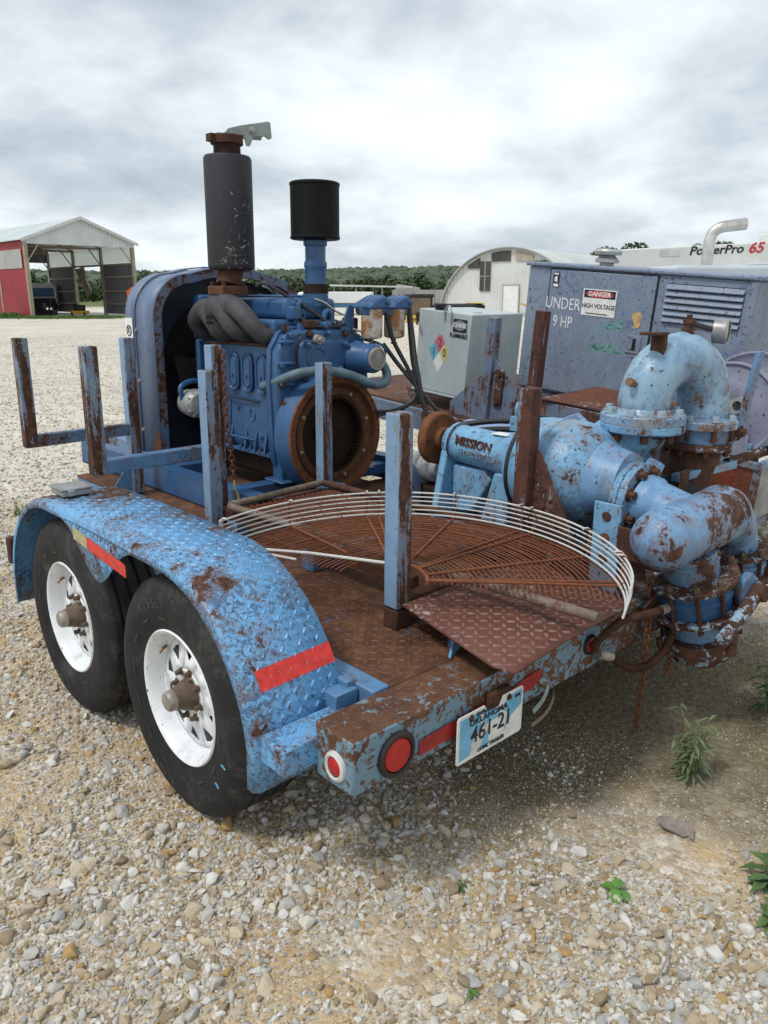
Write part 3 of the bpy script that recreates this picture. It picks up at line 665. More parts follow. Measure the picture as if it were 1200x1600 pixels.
# ---- fenders
FP = []
for k in range(0, 13):
    a = R(200 - k * 8.75); FP.append((.505 * math.cos(a) - .0, .405 + .48 * math.sin(a)))
FP = [(-.497, .325)] + [p for p in FP if p[1] > .4] + [(.2, .886), (.44, .888), (.68, .886)]
FP += [(.875 - a, b) for a, b in FP[:-3][::-1]]
def fender(x_out, x_in, tag):
    sg = 1 if x_in > x_out else -1
    fd = thing_fender = None
    n = len(FP); b = MB()
    O = [V(x_out, y, z) for y, z in FP]; I = [V(x_in, y, z) for y, z in FP]
    rO = [V(x_out + sg * .012, y, z + 0) for y, z in FP]
    # crown rolls over at the outer edge
    cen = lambda y, z: (V(0, min(max(y, 0.0), .875), .4) - V(0, y, z)).normalized()
    lip = [V(x_out - sg * .004, y, z) + cen(y, z) * .012 for y, z in FP]; lip2 = [V(x_out - sg * .006, y, z) + cen(y, z) * .034 for y, z in FP]
    b.strip(I, rO); b.strip(rO, lip); b.strip(lip, lip2)
    fo = part('fender', b, 'fender', TR, ang=50); sm = fo.modifiers.new('solid', 'SOLIDIFY'); sm.thickness = .004; sm.offset = 0
    # skirt dipping between the wheels
    ys = [.03 + (.845 - .03) * i / 28 for i in range(29)]
    top = [V(x_out - sg * .005, y, .868) for y in ys]
    def dip(y):
        t = (y - .4375) / .4; return .862 - .178 * math.exp(-(t / .42) ** 2) * (1 if abs(t) < 1.1 else 0)
    sk = part('skirt', MB().strip(top, [V(x_out - sg * .006, y, dip(y)) for y in ys]), 'fender', fo); sm = sk.modifiers.new('solid', 'SOLIDIFY'); sm.thickness = .004; sm.offset = 0
    if tag:
        seg = [0]
        for k in range(1, n): seg.append(seg[-1] + math.dist(FP[k], FP[k - 1]))
        def sf(u, v):
            k = max(i for i in range(n) if seg[i] <= u)
            if k >= n - 1: return None
            t = (u - seg[k]) / (seg[k + 1] - seg[k]); y = FP[k][0] * (1 - t) + FP[k + 1][0] * t; z = FP[k][1] * (1 - t) + FP[k + 1][1] * t
            tg = V(0, FP[k + 1][0] - FP[k][0], FP[k + 1][1] - FP[k][1]).normalized(); nr = V(1, 0, 0).cross(tg)
            return V(x_out + .016 + v, y, z) + nr * .0022, nr, tg
        part('fender_tread', lugs(sf, int(seg[-1] / .030), 9, .030, .031, .025, .009, .003, 5), 'fender', fo, kind='stuff')
        part('skirt_tread', lugs(lambda u, v: ((V(x_out - .0085, .04 + u, .865 - v), V(-1, 0, 0), V(0, 1, 0)) if .865 - v > dip(.04 + u) + .012 else None), 26, 6, .030, .030, .022, .008, .0022, 6), 'fender', sk, kind='stuff')
        # reflective tape across the tail of the fender
        def onf(zq):
            k = next(i for i in range(n - 1) if FP[i + 1][1] >= zq); t = (zq - FP[k][1]) / (FP[k + 1][1] - FP[k][1])
            return FP[k][0] * (1 - t) + FP[k + 1][0] * t
        t_ = MB()
        cols = [[V(x, onf(z + (x - .02) * .03) - .0055, z + (x - .02) * .03) for z in (.603, .617, .631, .645, .656)] for x in (.005, .07, .13, .2, .268)]
        for A, B in zip(cols, cols[1:]): t_.strip(A, B)
        part('reflective_tape', t_, 'tape', fo)
        def zz_(y): return .80 + (y - .4) * .09
        for nm, ya, yb, m_ in (('silver_tape', .5, .615, 'tapeyellow'), ('skirt_tape', .2, .5, 'tapedark')):
            yy = [ya + (yb - ya) * i / 10 for i in range(11)]
            part(nm, MB().strip([V(x_out - .0105, y, zz_(y) - .02) for y in yy], [V(x_out - .0105, y, zz_(y) + .024 + .004 * (i % 2)) for i, y in enumerate(yy)]), m_ if nm != 'skirt_tape' else 'tape', sk)
    return fo
fl = fender(-.042, .268, True); fr = fender(TW + .042, TW - .268, False)
for s0, s1 in ((-.03, .24), (TW - .24, TW + .03)): part('fender_step', MB().box((s0, -.612, .425), (s1, -.502, .505)), 'fender', TR, .006)
part('fender_bracket', MB().box((-.05, 1.375, .50), (.05, 1.42, .62)), 'rust', TR, .01)
jb = part('junction_box', MB().box((.01, .85, .893), (.125, .965, .915)), 'steel', TR, .004); part('lid', MB().box((.006, .846, .9155), (.129, .969, .925)), 'steel', jb, .003)
part('latch', MB().box((.03, .836, .897), (.055, .85, .92)), 'steel', jb, .002)

# ---- stake posts and U-shaped side brackets
def post(x, y, z0, z1, w=.066, mat='post', tilt=(0, 0)):
    b = MB(); h = w / 2; t = V(tilt[0], tilt[1], 0)
    pts = [V(x + a * h, y + c_ * h, z0) for a, c_ in ((-1, -1), (1, -1), (1, 1), (-1, 1))]
    b.prism(pts, V(t.x, t.y, z1 - z0)); p_ = part('post', b, mat, TR, .006)
    if mat == 'post':        # the side away from the weather kept its paint
        p_.data.materials.append(M['postclean'])
        for f in p_.data.polygons:
            if f.normal.x < -.7: f.material_index = 1
    return p_
post(.672, -.303, .625, 1.288); post(1.385, -.285, .555, 1.318, .066, 'postrust'); post(.765, 1.03, .555, 1.325); post(1.478, 1.09, .60, 1.325)
for (px_, py_, xo) in ((.90, 1.2, .315), (.87, 2.05, .325)):
    post(px_, py_, .555, 1.425, .062, 'post')
    part('bracket_arm', MB().bar((px_ - .031, py_, .925), (xo - .0, py_, .915), .058, .062), 'trailer', TR, .005)
    part('bracket_upright', MB().box((xo - .045, py_ - .03, .884), (xo + .017, py_ + .03, 1.436)), 'post', TR, .005)
part('gusset', MB().prism([(.70, 2.05, .556), (.84, 2.05, .556), (.84, 2.05, .74)], (0, .008, 0)), 'trailer', TR)
part('gusset', MB().prism([(1.395, -.318, .556), (1.395, -.318, 1.08), (1.395, -.335, 1.08), (1.395, -.60, .62), (1.395, -.60, .556)], (.008, 0, 0)), 'postrust', TR)
part('gusset_tread', lugs(lambda u, v: ((V(1.393, -.32 - u, .57 + v), V(-1, 0, 0), V(0, 1, 0)) if v < .47 - u * 1.65 else None), 10, 15, .034, .034, .028, .011, .003, 8), 'rust', TR, kind='stuff')

# ---- rack shelf: beams, legs, expanded metal, pipe frame, bent tread plate
part('rack_beam', MB().box((.80, 1.0, .625), (1.445, 1.06, .675)), 'postrust', TR, .004)
part('rack_plate', MB().box((1.40, 1.01, .676), (1.56, 1.16, .684)), 'trailer', TR, .002)
for x in (.80, 1.40): part('rack_angle', MB().box((x, -.245, .635), (x + .04, 1.0, .68)), 'rust', TR, .004)
part('rack_beam', MB().box((.66, -.30, .59), (1.35, -.25, .635)), 'rust', TR, .004)
part('rack_foot', MB().box((.64, -.335, .551), (.705, -.27, .62)), 'rust', TR, .004)
for x, y in ((.82, .35), (1.44, .35), (.82, .92)): part('rack_leg', MB().box((x - .03, y - .04, .551), (x + .03, y + .04, .635)), 'trailer', TR, .004)
part('deck_gusset', MB().prism([(.62, -.60, .552), (.72, -.56, .552), (.70, -.52, .598), (.66, -.58, .598)], (0, .012, 0)), 'fender', TR, .002)
part('rack_web', MB().box((.9, .30, .552), (1.15, .36, .634)), 'trailer', TR, .004)
pf = part('pipe_frame', MB().tube([(.897, -.938, .718), (.79, .93, .708)], .0175, 12), 'pipegrey', TR)
part('pipe', MB().tube([(.80, .945, .71), (1.40, 1.025, .71)], .0175, 12), 'pipegrey', pf); part('pipe', MB().tube([(1.41, 1.01, .712), (1.458, -.844, .72)], .0175, 12), 'rust', pf)
part('pipe_bore', MB().lathe((.897, -.9385, .718), (-.057, 1, 0), [(0, .0135), (.05, .0135), (.05, 0)], 14), 'dark', pf); part('pipe_bore', MB().lathe((1.458, -.8445, .72), (-.026, 1, 0), [(0, .0135), (.05, .0135), (.05, 0)], 14), 'dark', pf)
em = MB()
for i in range(22):
    y = -.15 + i * .05
    for s_ in (0, 1):
        P = []
        for k in range(0, 36):
            x = .842 + k * .0165; P.append(V(x, y + (.0125 if (k + s_) % 2 else -.0125) + (0 if not s_ else .025), .688 + .003 * ((k + s_) % 2)))
        A = [p + V(0, -.0025, 0) for p in P]; B = [p + V(0, .0025, .003) for p in P]; em.strip(A, B)
part('expanded_mesh', em, 'wire_rust', TR, kind='stuff')
c1, c2, c3, c4 = V(.655, -.345, .648), V(.53, -.89, .634), V(1.29, -.842, .634), V(1.37, -.33, .655)
def pq(u, v): return (c1 * (1 - u) + c4 * u) * (1 - v) + (c2 * (1 - u) + c3 * u) * v
ps = MB(); rows = []
for j in range(9):
    v = j / 8; row = []
    for i in range(11):
        u = i / 10; uu, vv = u, v
        if j == 8: uu = .045 + .91 * u
        row.append(pq(uu, vv) + V(0, 0, .012 * math.sin(3 * u) * math.sin(2.5 * v)))
    rows.append(row)
for a, b_ in zip(rows, rows[1:]): ps.strip(a, b_)
tpz = part('tread_plate', ps, 'rustplate', TR, ang=60); sm = tpz.modifiers.new('solid', 'SOLIDIFY'); sm.thickness = .007; sm.offset = -1
part('plate_tread', lugs(lambda u, v: (pq(u / .72, v / .59) + V(0, 0, .012 * math.sin(3 * u / .72) * math.sin(2.5 * v / .59) + .0002), V(0, -.05, 1).normalized(), V(1, .02, 0).normalized()), 20, 16, .035, .036, .032, .0125, .0034, 9), 'treadplate', tpz, kind='stuff')

# ================================================================ wire fan guard lying on the rack
GC = V(.607, -.368, .738)
# rests on the pipe frame
gd = thing('fan_guard', 'half-round wire fan guard with rusted rings and white outer wires lying on the rack', 'fan guard', GC, FT)
A0, A1, A2 = R(109), R(-46), R(-70)
def gp(a, r, z=0): return GC + V(r * math.cos(a), r * math.sin(a), .02 + z + .012 * math.sin(a * 2 + .4))
def garc(r, z, a0, a1, n=44): return [gp(a0 + (a1 - a0) * k / n, r, z) for k in range(n + 1)]
rw = MB(); rr = random.Random(4)
for k in range(34):
    r = .105 + k * .0186; a1 = A1 - R(9) if r > .25 else A1 - R(4); rw.tube(garc(r, -.0 + rr.uniform(-.002, .002), A0 if r > .2 else R(60), a1 + rr.uniform(-.02, .02), 26 if r < .4 else 44), .0026, 6)
part('ring_wires', rw, 'wire_rust', gd, kind='stuff')
for k in range(6): part('rim_wire', MB().tube(garc(.726 - .004 * max(0, 3 - k), .012 + k * .0175, A0, A2 + .02, 52), .0038 if k in (0, 5) else .003, 8), 'wire_white', gd)
part('hub_wire', MB().tube(garc(.10, .006, R(60), A1 - R(10), 24), .007, 8), 'wire_rust', gd)
for i, a in enumerate((R(108), R(82), R(56), R(52), R(27), R(4), R(0), R(-23), R(-43), R(-45.5))):
    r0 = .10 if a < R(70) else .10 + (.30 if a > R(100) else .2)
    sp = part('spoke', MB().tube([gp(a, r0, .006), gp(a, .42, .006), gp(a, .72, .004), gp(a, .732, .02), gp(a, .732, .102), gp(a, .72, .108), gp(a, .705, .108)], .005, 8), 'wire_rust' if i not in (0,) else 'wire_white', gd)
    part('clip', MB().tube([gp(a, .732, .03), gp(a, .732, .102), gp(a, .72, .109), gp(a, .70, .109)], .0046, 8), 'wire_white', sp)
part('end_bar', MB().tube([gp(A0, .72, .006), gp(R(97), .40, .006), gp(R(62), .12, .006)], .0058, 8), 'wire_white', gd)
part('end_bar', MB().tube([gp(A0, .726, .012), gp(A0, .726, .105)], .005, 8), 'wire_white', gd)

# ---- chain hanging from a post
def chain(name, pts, label, frame=FT, mat='wire_rust', lk=.034, hook=False):
    P = [V(p) for p in pts]; o = thing(name, label, 'chain', P[-1], frame)
    seg = [0]
    for k in range(1, len(P)): seg.append(seg[-1] + (P[k] - P[k - 1]).length)
    lm = None; n = int(seg[-1] / (lk * .72)); w = lk * .36
    b = MB(); b.tube([V(0, math.cos(a) * w, math.sin(a) * lk / 2) for a in [2 * math.pi * i / 12 for i in range(12)]], lk * .11, 6, True); lm = b.mesh('chain_link'); lm.materials.append(M[mat])
    for i in range(n):
        s_ = (i + .5) / n * seg[-1]; k = max(j for j in range(len(P)) if seg[j] <= s_); k = min(k, len(P) - 2); t = (s_ - seg[k]) / (seg[k + 1] - seg[k])
        q = bpy.data.objects.new('link', lm); link(q, o); q.location = P[k].lerp(P[k + 1], t) - BASE[o.name]
        q.rotation_mode = 'QUATERNION'; q.rotation_quaternion = (P[k + 1] - P[k]).to_track_quat('Z', 'Y') @ Euler((0, 0, (i % 2) * math.pi / 2 + .3)).to_quaternion()
    if hook: part('snap_hook', MB().tube(spline([P[-1], P[-1] + V(0, 0, -.04), P[-1] + V(.015, 0, -.07), P[-1] + V(.02, 0, -.10), P[-1] + V(0, 0, -.12), P[-1] + V(-.015, 0, -.10)], 5), .006, 8), 'yellowtag', o)
    return o
chain('hanging_chain', [(.925, 1.155, 1.40), (.928, 1.15, 1.1), (.95, 1.14, .77)], 'rusty chain with brass snap hook hanging down the stake post before the engine', hook=True)
chain('safety_chain', [(1.50, -.80, .50), (1.495, -.80, .25), (1.485, -.80, .035)], 'long rusty chain hanging to the gravel beside the corrugated conduit', lk=.03)
chain('short_chain', [(1.70, -.80, .34), (1.705, -.80, .20)], 'short rusty chain dangling behind the threaded suction cap', lk=.03)

# ================================================================ diesel engine
EN = thing('diesel_engine', 'dark blue diesel engine with open rusty flywheel housing on the trailer deck', 'engine', (1.64, 1.7, .556), FT)
for x0 in (.985, 2.19):
    part('skid_rail', MB().box((x0, 1.0, .556), (x0 + .012, 3.1, .70)).box((x0, 1.0, .556), (x0 + .07, 3.1, .566)).box((x0, 1.0, .69), (x0 + .09, 3.1, .70)), 'engine', EN, .003)
for y0 in (1.35, 2.1): part('mount_beam', MB().box((1.08, y0, .60), (2.185, y0 + .09, .665)), 'engine', EN, .006)
block = part('block', MB().box((1.40, 1.42, .80), (1.88, 2.16, 1.405)), 'engine', EN, .025, seg=3)
part('crankcase_flange', MB().box((1.385, 1.42, .775), (1.895, 2.16, .80)), 'engine', block, .006)
part('oil_pan', MB().box((1.45, 1.46, .64), (1.83, 2.1, .775)), 'rustdark', EN, .04, seg=3)
part('head_gasket', MB().box((1.392, 1.425, 1.405), (1.888, 2.155, 1.414)), 'rustdark', block)
part('cylinder_head', MB().box((1.405, 1.425, 1.414), (1.875, 2.155, 1.53)), 'engine', EN, .02, seg=3)
rc_ = part('rocker_cover', MB().box((1.50, 1.44, 1.53), (1.86, 2.14, 1.645)), 'engine', EN, .03, seg=3)
for y in (1.5, 1.72, 1.94, 2.1): bolt(rc_, (1.68, y, 1.645), (0, 0, 1), .014, .02, 'engine')
part('cover_ridge', MB().box((1.55, 1.5, 1.645), (1.81, 2.08, 1.66)), 'engine', rc_, .01)
def stadium(yc, zc, hw, hh, n=10):
    P = []
    for k in range(n + 1): a = math.pi * k / n; P.append((yc + hw * math.cos(a), zc + hh - hw + hw * math.sin(a)))
    for k in range(n + 1): a = math.pi + math.pi * k / n; P.append((yc + hw * math.cos(a), zc - hh + hw + hw * math.sin(a)))
    return P
for yc in (1.80, 1.66, 1.52):
    h = part('hand_hole_cover', MB().prism([(1.40, a, b) for a, b in stadium(yc, 1.235, .048, .105)], (-.012, 0, 0)), 'engine', block, .005)
    part('cover_rim', MB().tube([(1.386, a, b) for a, b in stadium(yc, 1.235, .046, .103)], .006, 6, True), 'engine', h)
    part('cover_dish', MB().prism([(1.389, a, b) for a, b in stadium(yc, 1.235, .03, .082)], (-.008, 0, 0)), 'engine', h, .004)
    bolt(h, (1.385, yc, 1.215), (-1, 0, 0), .009, .012, 'engine')
for yc in (1.5, 1.6, 1.7, 1.85, 2.0): part('rib', MB().prism([(1.40, yc - .008, .80), (1.40, yc - .008, .93), (1.372, yc - .008, .80)], (0, .016, 0)), 'engine', block, .003)
part('pipe_plug', MB().lathe((1.40, 1.93, .92), (-1, 0, 0), [(0, .03), (.02, .028), (.022, .016), (.034, .015), (.034, 0)], 14), 'engine', block)
part('casting_mark', MB().tube([(1.398, 1.64 + .026 * math.cos(a), 1.0 + .034 * math.sin(a)) for a in [2 * math.pi * k / 16 for k in range(16)]], .004, 6, True), 'engine', block)
part('inspection_plate', MB().box((1.392, 1.86, .93), (1.402, 2.0, 1.08)), 'engine', block, .003)
for yy, zz2 in ((1.475, 1.02), (1.55, .88), (1.78, 1.03), (2.06, 1.14), (2.06, .9), (1.68, .86), (1.46, .90)): bolt(block, (1.40, yy, zz2), (-1, 0, 0), .011, .014, 'engine')
# flywheel bell and gear case
ol = []
for k in range(0, 25): a = R(205 + k * (130 / 24 * 1.0 + 0)); ol.append((1.65 + .325 * math.cos(a), .915 + .325 * math.sin(a)))
ol += [(1.975, .98), (1.985, 1.15), (1.975, 1.36), (1.93, 1.45), (1.84, 1.475), (1.48, 1.48), (1.40, 1.455), (1.345, 1.37), (1.335, 1.18), (1.345, .98)]
bell = part('gear_case', MB().prism([(x, 1.30, z) for x, z in ol], (0, .12, 0)), 'engine', EN, .02, seg=3)
part('case_flange', MB().prism([(1.65 + (x - 1.65) * 1.035, 1.355, .93 + (z - .93) * 1.03) for x, z in ol], (0, .035, 0)), 'engine', bell, .006)
part('case_panel', MB().prism([(x, 1.275, z) for x, z in ((1.49, 1.24), (1.72, 1.24), (1.80, 1.30), (1.80, 1.42), (1.50, 1.43), (1.46, 1.38), (1.46, 1.28))], (0, .03, 0)), 'engine', bell, .01)
part('case_boss', MB().lathe((1.585, 1.276, 1.335), (0, -1, 0), [(0, .075), (.008, .07), (.009, .05), (.002, .042), (.002, 0)], 28), 'engine', bell)
for x, z in ((1.375, 1.42), (1.36, 1.30), (1.36, 1.2), (1.42, 1.455), (1.55, 1.46), (1.68, 1.46), (1.80, 1.455), (1.91, 1.42), (1.48, 1.26), (1.74, 1.27), (1.78, 1.40), (1.52, 1.405), (1.37, 1.1)):
    bolt(bell, (x, 1.298 if not (1.46 < x < 1.8 and z < 1.44) else 1.272, z), (0, -1, 0), .014, .022, 'engine' if rr.random() > .3 else 'rust')
for z in (1.20, 1.31, 1.42): part('case_rib', MB().bar((1.345, 1.29, z), (1.44, 1.29, z), .03, .02), 'engine', bell, .008)
part('starter_plug', MB().lathe((1.58, 1.275, 1.43), (0, -1, 0), [(0, .026), (.03, .024), (.03, .016), (.055, .015), (.055, 0)], 14), 'hubcap', bell)
fw = part('flywheel_housing', MB().lathe((1.65, 1.30, .915), (0, -1, 0), [(0, .345), (.035, .338), (.085, .325), (.10, .322)], 64), 'engine', EN)
part('housing_ring', MB().lathe((1.65, 1.30, .915), (0, -1, 0), [(.10, .3225), (.112, .32), (.112, .287), (.10, .284), (.085, .284)], 64), 'rustorange', fw)
part('flywheel', MB().lathe((1.65, 1.30, .915), (0, -1, 0), [(.085, .284), (.078, .262), (.088, .258), (.09, .225), (.082, .222), (.08, .213), (.05, .210)], 64), 'rustring', fw)
teeth = MB()
for k in range(60):
    a = 2 * math.pi * k / 60; u, w_ = V(math.cos(a), 0, math.sin(a)), V(-math.sin(a), 0, math.cos(a)); c = V(1.65, 1.214, .915)
    q = [c + u * r + w_ * t for r, t in ((.213, -.0065), (.213, .0065), (.196, .004), (.196, -.004))]; teeth.prism(q, (0, .06, 0))
part('gear_teeth', teeth, 'rustdark', fw, kind='stuff')
part('flywheel_bore', MB().lathe((1.65, 1.30, .915), (0, -1, 0), [(.05, .213), (.01, .212), (.004, .19), (.004, .085), (.02, .08), (.022, .03), (.012, .025), (.012, 0)], 48), 'rustdark', fw)
bolt_circle(fw, (1.65, 1.188, .915), (0, -1, 0), .304, 32, .0045, .003, 'dark', washer=False); bolt_circle(fw, (1.65, 1.216, .915), (0, -1, 0), .243, 8, .011, .012, 'hubcap', .3)
bolt_circle(fw, (1.65, 1.279, .915), (0, -1, 0), .05, 8, .006, .006, 'rust', washer=False)
for x in (1.36, 1.92): part('bell_foot', MB().prism([(x, 1.31, .666), (x + .06, 1.31, .666), (x + .05, 1.31, .95), (x + .0, 1.31, .95)], (0, .09, 0)).box((x - .03, 1.27, .665), (x + .09, 1.44, .68)), 'engine', EN, .008)
for z in (.75, .83): bolt(bell, (1.385, 1.31, z), (0, -1, 0), .013, .016, 'engine')
# gauge drum
gdm = part('governor_drum', MB().lathe((1.865, 1.30, 1.325), (0, -1, 0), [(0, .092), (.05, .09), (.06, .082), (.17, .080), (.185, .074), (.195, .06)], 36), 'engine', EN)
part('gauge_bezel', MB().lathe((1.865, 1.30, 1.325), (0, -1, 0), [(.185, .062), (.205, .061), (.207, .052), (.2, .05)], 36), 'hubcap', gdm)
part('gauge_face', MB().lathe((1.865, 1.30, 1.325), (0, -1, 0), [(.20, .051), (.203, .03), (.204, 0)], 36), 'glassgrey', gdm)
# manifold, muffler
man = part('exhaust_manifold', MB().tube(spline([(1.345, 2.0, 1.545), (1.345, 1.90, 1.575), (1.35, 1.80, 1.58), (1.345, 1.68, 1.56)], 6), [.05] + [.066] * 5 + [.078] * 7 + [.07] * 5 + [.055], 20), 'iron', EN, ang=60)
for P in ([(1.345, 1.90, 1.58), (1.338, 2.02, 1.575), (1.34, 2.11, 1.51), (1.385, 2.12, 1.45), (1.42, 2.12, 1.44)], [(1.345, 1.97, 1.57), (1.32, 1.90, 1.53), (1.335, 1.845, 1.46), (1.39, 1.83, 1.44), (1.42, 1.83, 1.44)], [(1.345, 1.86, 1.60), (1.315, 1.76, 1.56), (1.325, 1.68, 1.48), (1.38, 1.65, 1.445), (1.42, 1.65, 1.44)], [(1.35, 1.80, 1.61), (1.325, 1.64, 1.585), (1.32, 1.52, 1.52), (1.36, 1.46, 1.45), (1.42, 1.45, 1.44)]):
    pp = spline(P, 6); part('runner', MB().tube(pp, [.059 - .018 * k / (len(pp) - 1) for k in range(len(pp))], 18), 'iron', man, ang=60)
part('manifold_riser', MB().tube(spline([(1.345, 1.83, 1.54), (1.37, 1.84, 1.60), (1.40, 1.85, 1.655)], 5), [.07] * 4 + [.062] * 6 + [.06], 18), 'iron', man)
lettering('casting_lettering', 'BRAKE', .03, (1.268, 1.83, 1.535), (0, -1, 0), (.25, 0, 1), 'rustdark', man, .003); lettering('casting_lettering', '91501', .026, (1.264, 1.83, 1.505), (0, -1, 0), (.05, 0, 1), 'rustdark', man, .003)
part('manifold_clamp', MB().box((1.32, 1.77, 1.655), (1.485, 1.93, 1.705)), 'rustring', man, .006)
for sx, sy in ((1.34, 1.79), (1.465, 1.79), (1.34, 1.91), (1.465, 1.91)): bolt(man, (sx, sy, 1.705), (0, 0, 1), .011, .02, 'rust')
part('exhaust_neck', MB().cyl((1.405, 1.85, 1.705), (1.445, 1.87, 1.81), .068, .072, 24), 'rust', man)
mf = part('muffler', MB().lathe((1.448, 1.872, 1.795), (0, 0, 1), [(0, .07), (0, .122), (.012, .130), (.02, .131), (.575, .131), (.59, .124), (.592, .075)], 40), 'muffler', EN)
part('muffler_neck', MB().lathe((1.448, 1.872, 2.385), (0, 0, 1), [(0, .074), (.07, .072), (.07, .06)], 28), 'rustdark', mf)
cl = part('rain_cap_clamp', MB().lathe((1.448, 1.872, 2.445), (0, 0, 1), [(0, .074), (0, .088), (.04, .088), (.045, .082), (.045, 0)], 28).box((1.335, 1.845, 2.45), (1.375, 1.90, 2.488)), 'rust', mf, .002)
d1 = V(1.448, 1.872, 2.49); dv = V(.93, -.37, 0)
part('rain_cap', MB().prism([d1 + dv * a + V(0, 0, b) + V(.37, .93, 0) * -.045 for a, b in ((-.02, .0), (.085, .0), (.098, -.05), (.118, -.05), (.14, .0), (.20, .005), (.222, -.01), (.24, .0), (.235, .075), (.222, .082), (.07, .05), (.0, .03))], V(.37, .93, 0) * .01).prism([d1 + dv * a + V(0, 0, b) + V(.37, .93, 0) * .04 for a, b in ((-.02, .0), (.085, .0), (.20, .0), (.225, .07), (.07, .05), (.0, .03))], V(.37, .93, 0) * .01).prism([d1 + dv * a + V(0, 0, b) + V(.37, .93, 0) * -.045 for a, b in ((-.06, .0), (.09, .0), (.09, .006), (-.06, .006))], V(.37, .93, 0) * .09), 'zinc', mf, .002)
bolt(mf, d1 + dv * .13 + V(-.37, -.93, 0) * .046 + V(0, 0, .03), (-.37, -.93, 0), .014, .014, 'steel')
# air intake
st = part('air_intake', MB().lathe((1.75, 1.49, 1.60), (0, 0, 1), [(0, .07), (.06, .07), (.06, .068), (.12, .067), (.12, .06), (.2, .058), (.21, .064), (.235, .064), (.245, .057), (.32, .057), (.325, .066), (.35, .066), (.355, .055), (.37, .055)], 32), 'engine', EN)
part('hose_band', MB().lathe((1.75, 1.49, 1.67), (0, 0, 1), [(0, .068), (0, .0715), (.05, .0715), (.05, .068)], 32), 'rustdark', st)
part('air_cleaner', MB().lathe((1.75, 1.49, 1.955), (0, 0, 1), [(0, .05), (0, .13), (.004, .137), (.014, .138), (.018, .134), (.275, .134), (.279, .138), (.29, .137), (.294, .13), (.298, 0)], 48), 'canister', EN)
# fuel filters on their bracket
fb = part('filter_bracket', MB().prism([(1.77, 1.31, 1.47), (1.87, 1.31, 1.46), (1.87, 1.31, 1.60), (1.83, 1.31, 1.615)], (0, -.012, 0)).box((1.83, 1.20, 1.555), (2.09, 1.212, 1.605)), 'engine', EN, .004)
for x in (1.945, 2.12):
    fh = part('filter_head', MB().prism([(x - .08, 1.16, 1.59), (x + .07, 1.16, 1.59), (x + .075, 1.16, 1.635), (x + .03, 1.16, 1.665), (x - .06, 1.16, 1.625)], (0, .15, 0)), 'engine', EN, .01)
    for k in range(3): part('head_rib', MB().bar((x - .05, 1.19 + k * .045, 1.63), (x + .04, 1.19 + k * .045, 1.665), .012, .01), 'engine', fh, .003)
    bolt(fh, (x + .05, 1.158, 1.625), (0, -1, 0), .012, .012, 'engine'); bolt(fb, (x - .02, 1.198, 1.58), (0, -1, 0), .012, .014, 'engine')
    ff_ = part('fuel_filter', MB().lathe((x, 1.235, 1.59), (0, 0, -1), [(0, .06), (.145, .06), (.158, .055), (.165, .03), (.166, 0)], 32), 'filter', EN)
    part('drain_valve', MB().lathe((x, 1.235, 1.425), (0, 0, -1), [(0, .012), (.02, .012), (.022, .02), (.03, .02), (.03, .006), (.045, .006)], 10).bar((x - .02, 1.235, 1.395), (x + .02, 1.235, 1.395), .006, .006), 'brass', ff_)
part('coolant_hose', MB().tube(spline([(1.37, 1.475, 1.175), (1.36, 1.30, 1.225), (1.42, 1.18, 1.27), (1.58, 1.13, 1.268), (1.70, 1.12, 1.24), (1.86, 1.12, 1.185), (1.96, 1.13, 1.20), (1.985, 1.17, 1.27), (1.94, 1.25, 1.36)], 7), .026, 12), 'hosegreen', EN)
for k, P in enumerate(([(2.175, 1.17, 1.60), (2.165, 1.13, 1.45), (2.13, 1.05, 1.25), (2.13, .95, 1.0), (2.2, .75, .85), (2.3, .6, .75)],
                       [(2.02, 1.2, 1.57), (2.05, 1.17, 1.42), (2.11, 1.1, 1.25), (2.12, 1.04, 1.12), (2.03, 1.1, 1.03), (1.93, 1.2, 1.02)],
                       [(1.99, 1.19, 1.40), (2.07, 1.14, 1.28), (2.14, 1.02, 1.13), (2.2, .9, 1.0), (2.35, .85, .9), (2.6, .9, .86)],
                       [(2.19, 1.19, 1.57), (2.18, 1.14, 1.30), (2.15, 1.06, 1.14), (2.06, 1.08, 1.05), (1.95, 1.18, 1.0)],
                       [(2.10, 1.06, 1.22), (2.13, .99, 1.05), (2.16, .9, .9), (2.2, .82, .78)])):
    part('fuel_hose', MB().tube(spline(P, 7), .0125, 8), 'black', EN)
part('oil_line', MB().tube(spline([(1.44, 1.62, 1.70), (1.46, 1.57, 1.72), (1.52, 1.5, 1.67), (1.66, 1.38, 1.56), (1.70, 1.34, 1.52)], 6), .009, 8), 'black', EN)
part('lifting_eye', MB().tube([(1.73 + .03 * math.cos(a), 1.36, 1.535 + .042 * math.sin(a)) for a in [2 * math.pi * k / 16 for k in range(16)]], .014, 8, True), 'engine', EN)
part('rocker_port', MB().lathe((1.60, 1.44, 1.60), (0, -1, 0), [(0, .03), (.02, .028), (.02, .015), (.01, .014), (.01, 0)], 16), 'engine', rc_); part('rocker_port', MB().lathe((1.60, 1.44, 1.55), (0, -1, 0), [(0, .024), (.025, .022), (.025, .012), (.012, .011), (.012, 0)], 16), 'engine', rc_)
part('fuel_rail', MB().tube(spline([(1.60, 1.37, 1.50), (1.66, 1.36, 1.515), (1.72, 1.36, 1.51), (1.80, 1.36, 1.515)], 4), .012, 8).box((1.64, 1.34, 1.485), (1.76, 1.38, 1.50)), 'rustblue', EN)
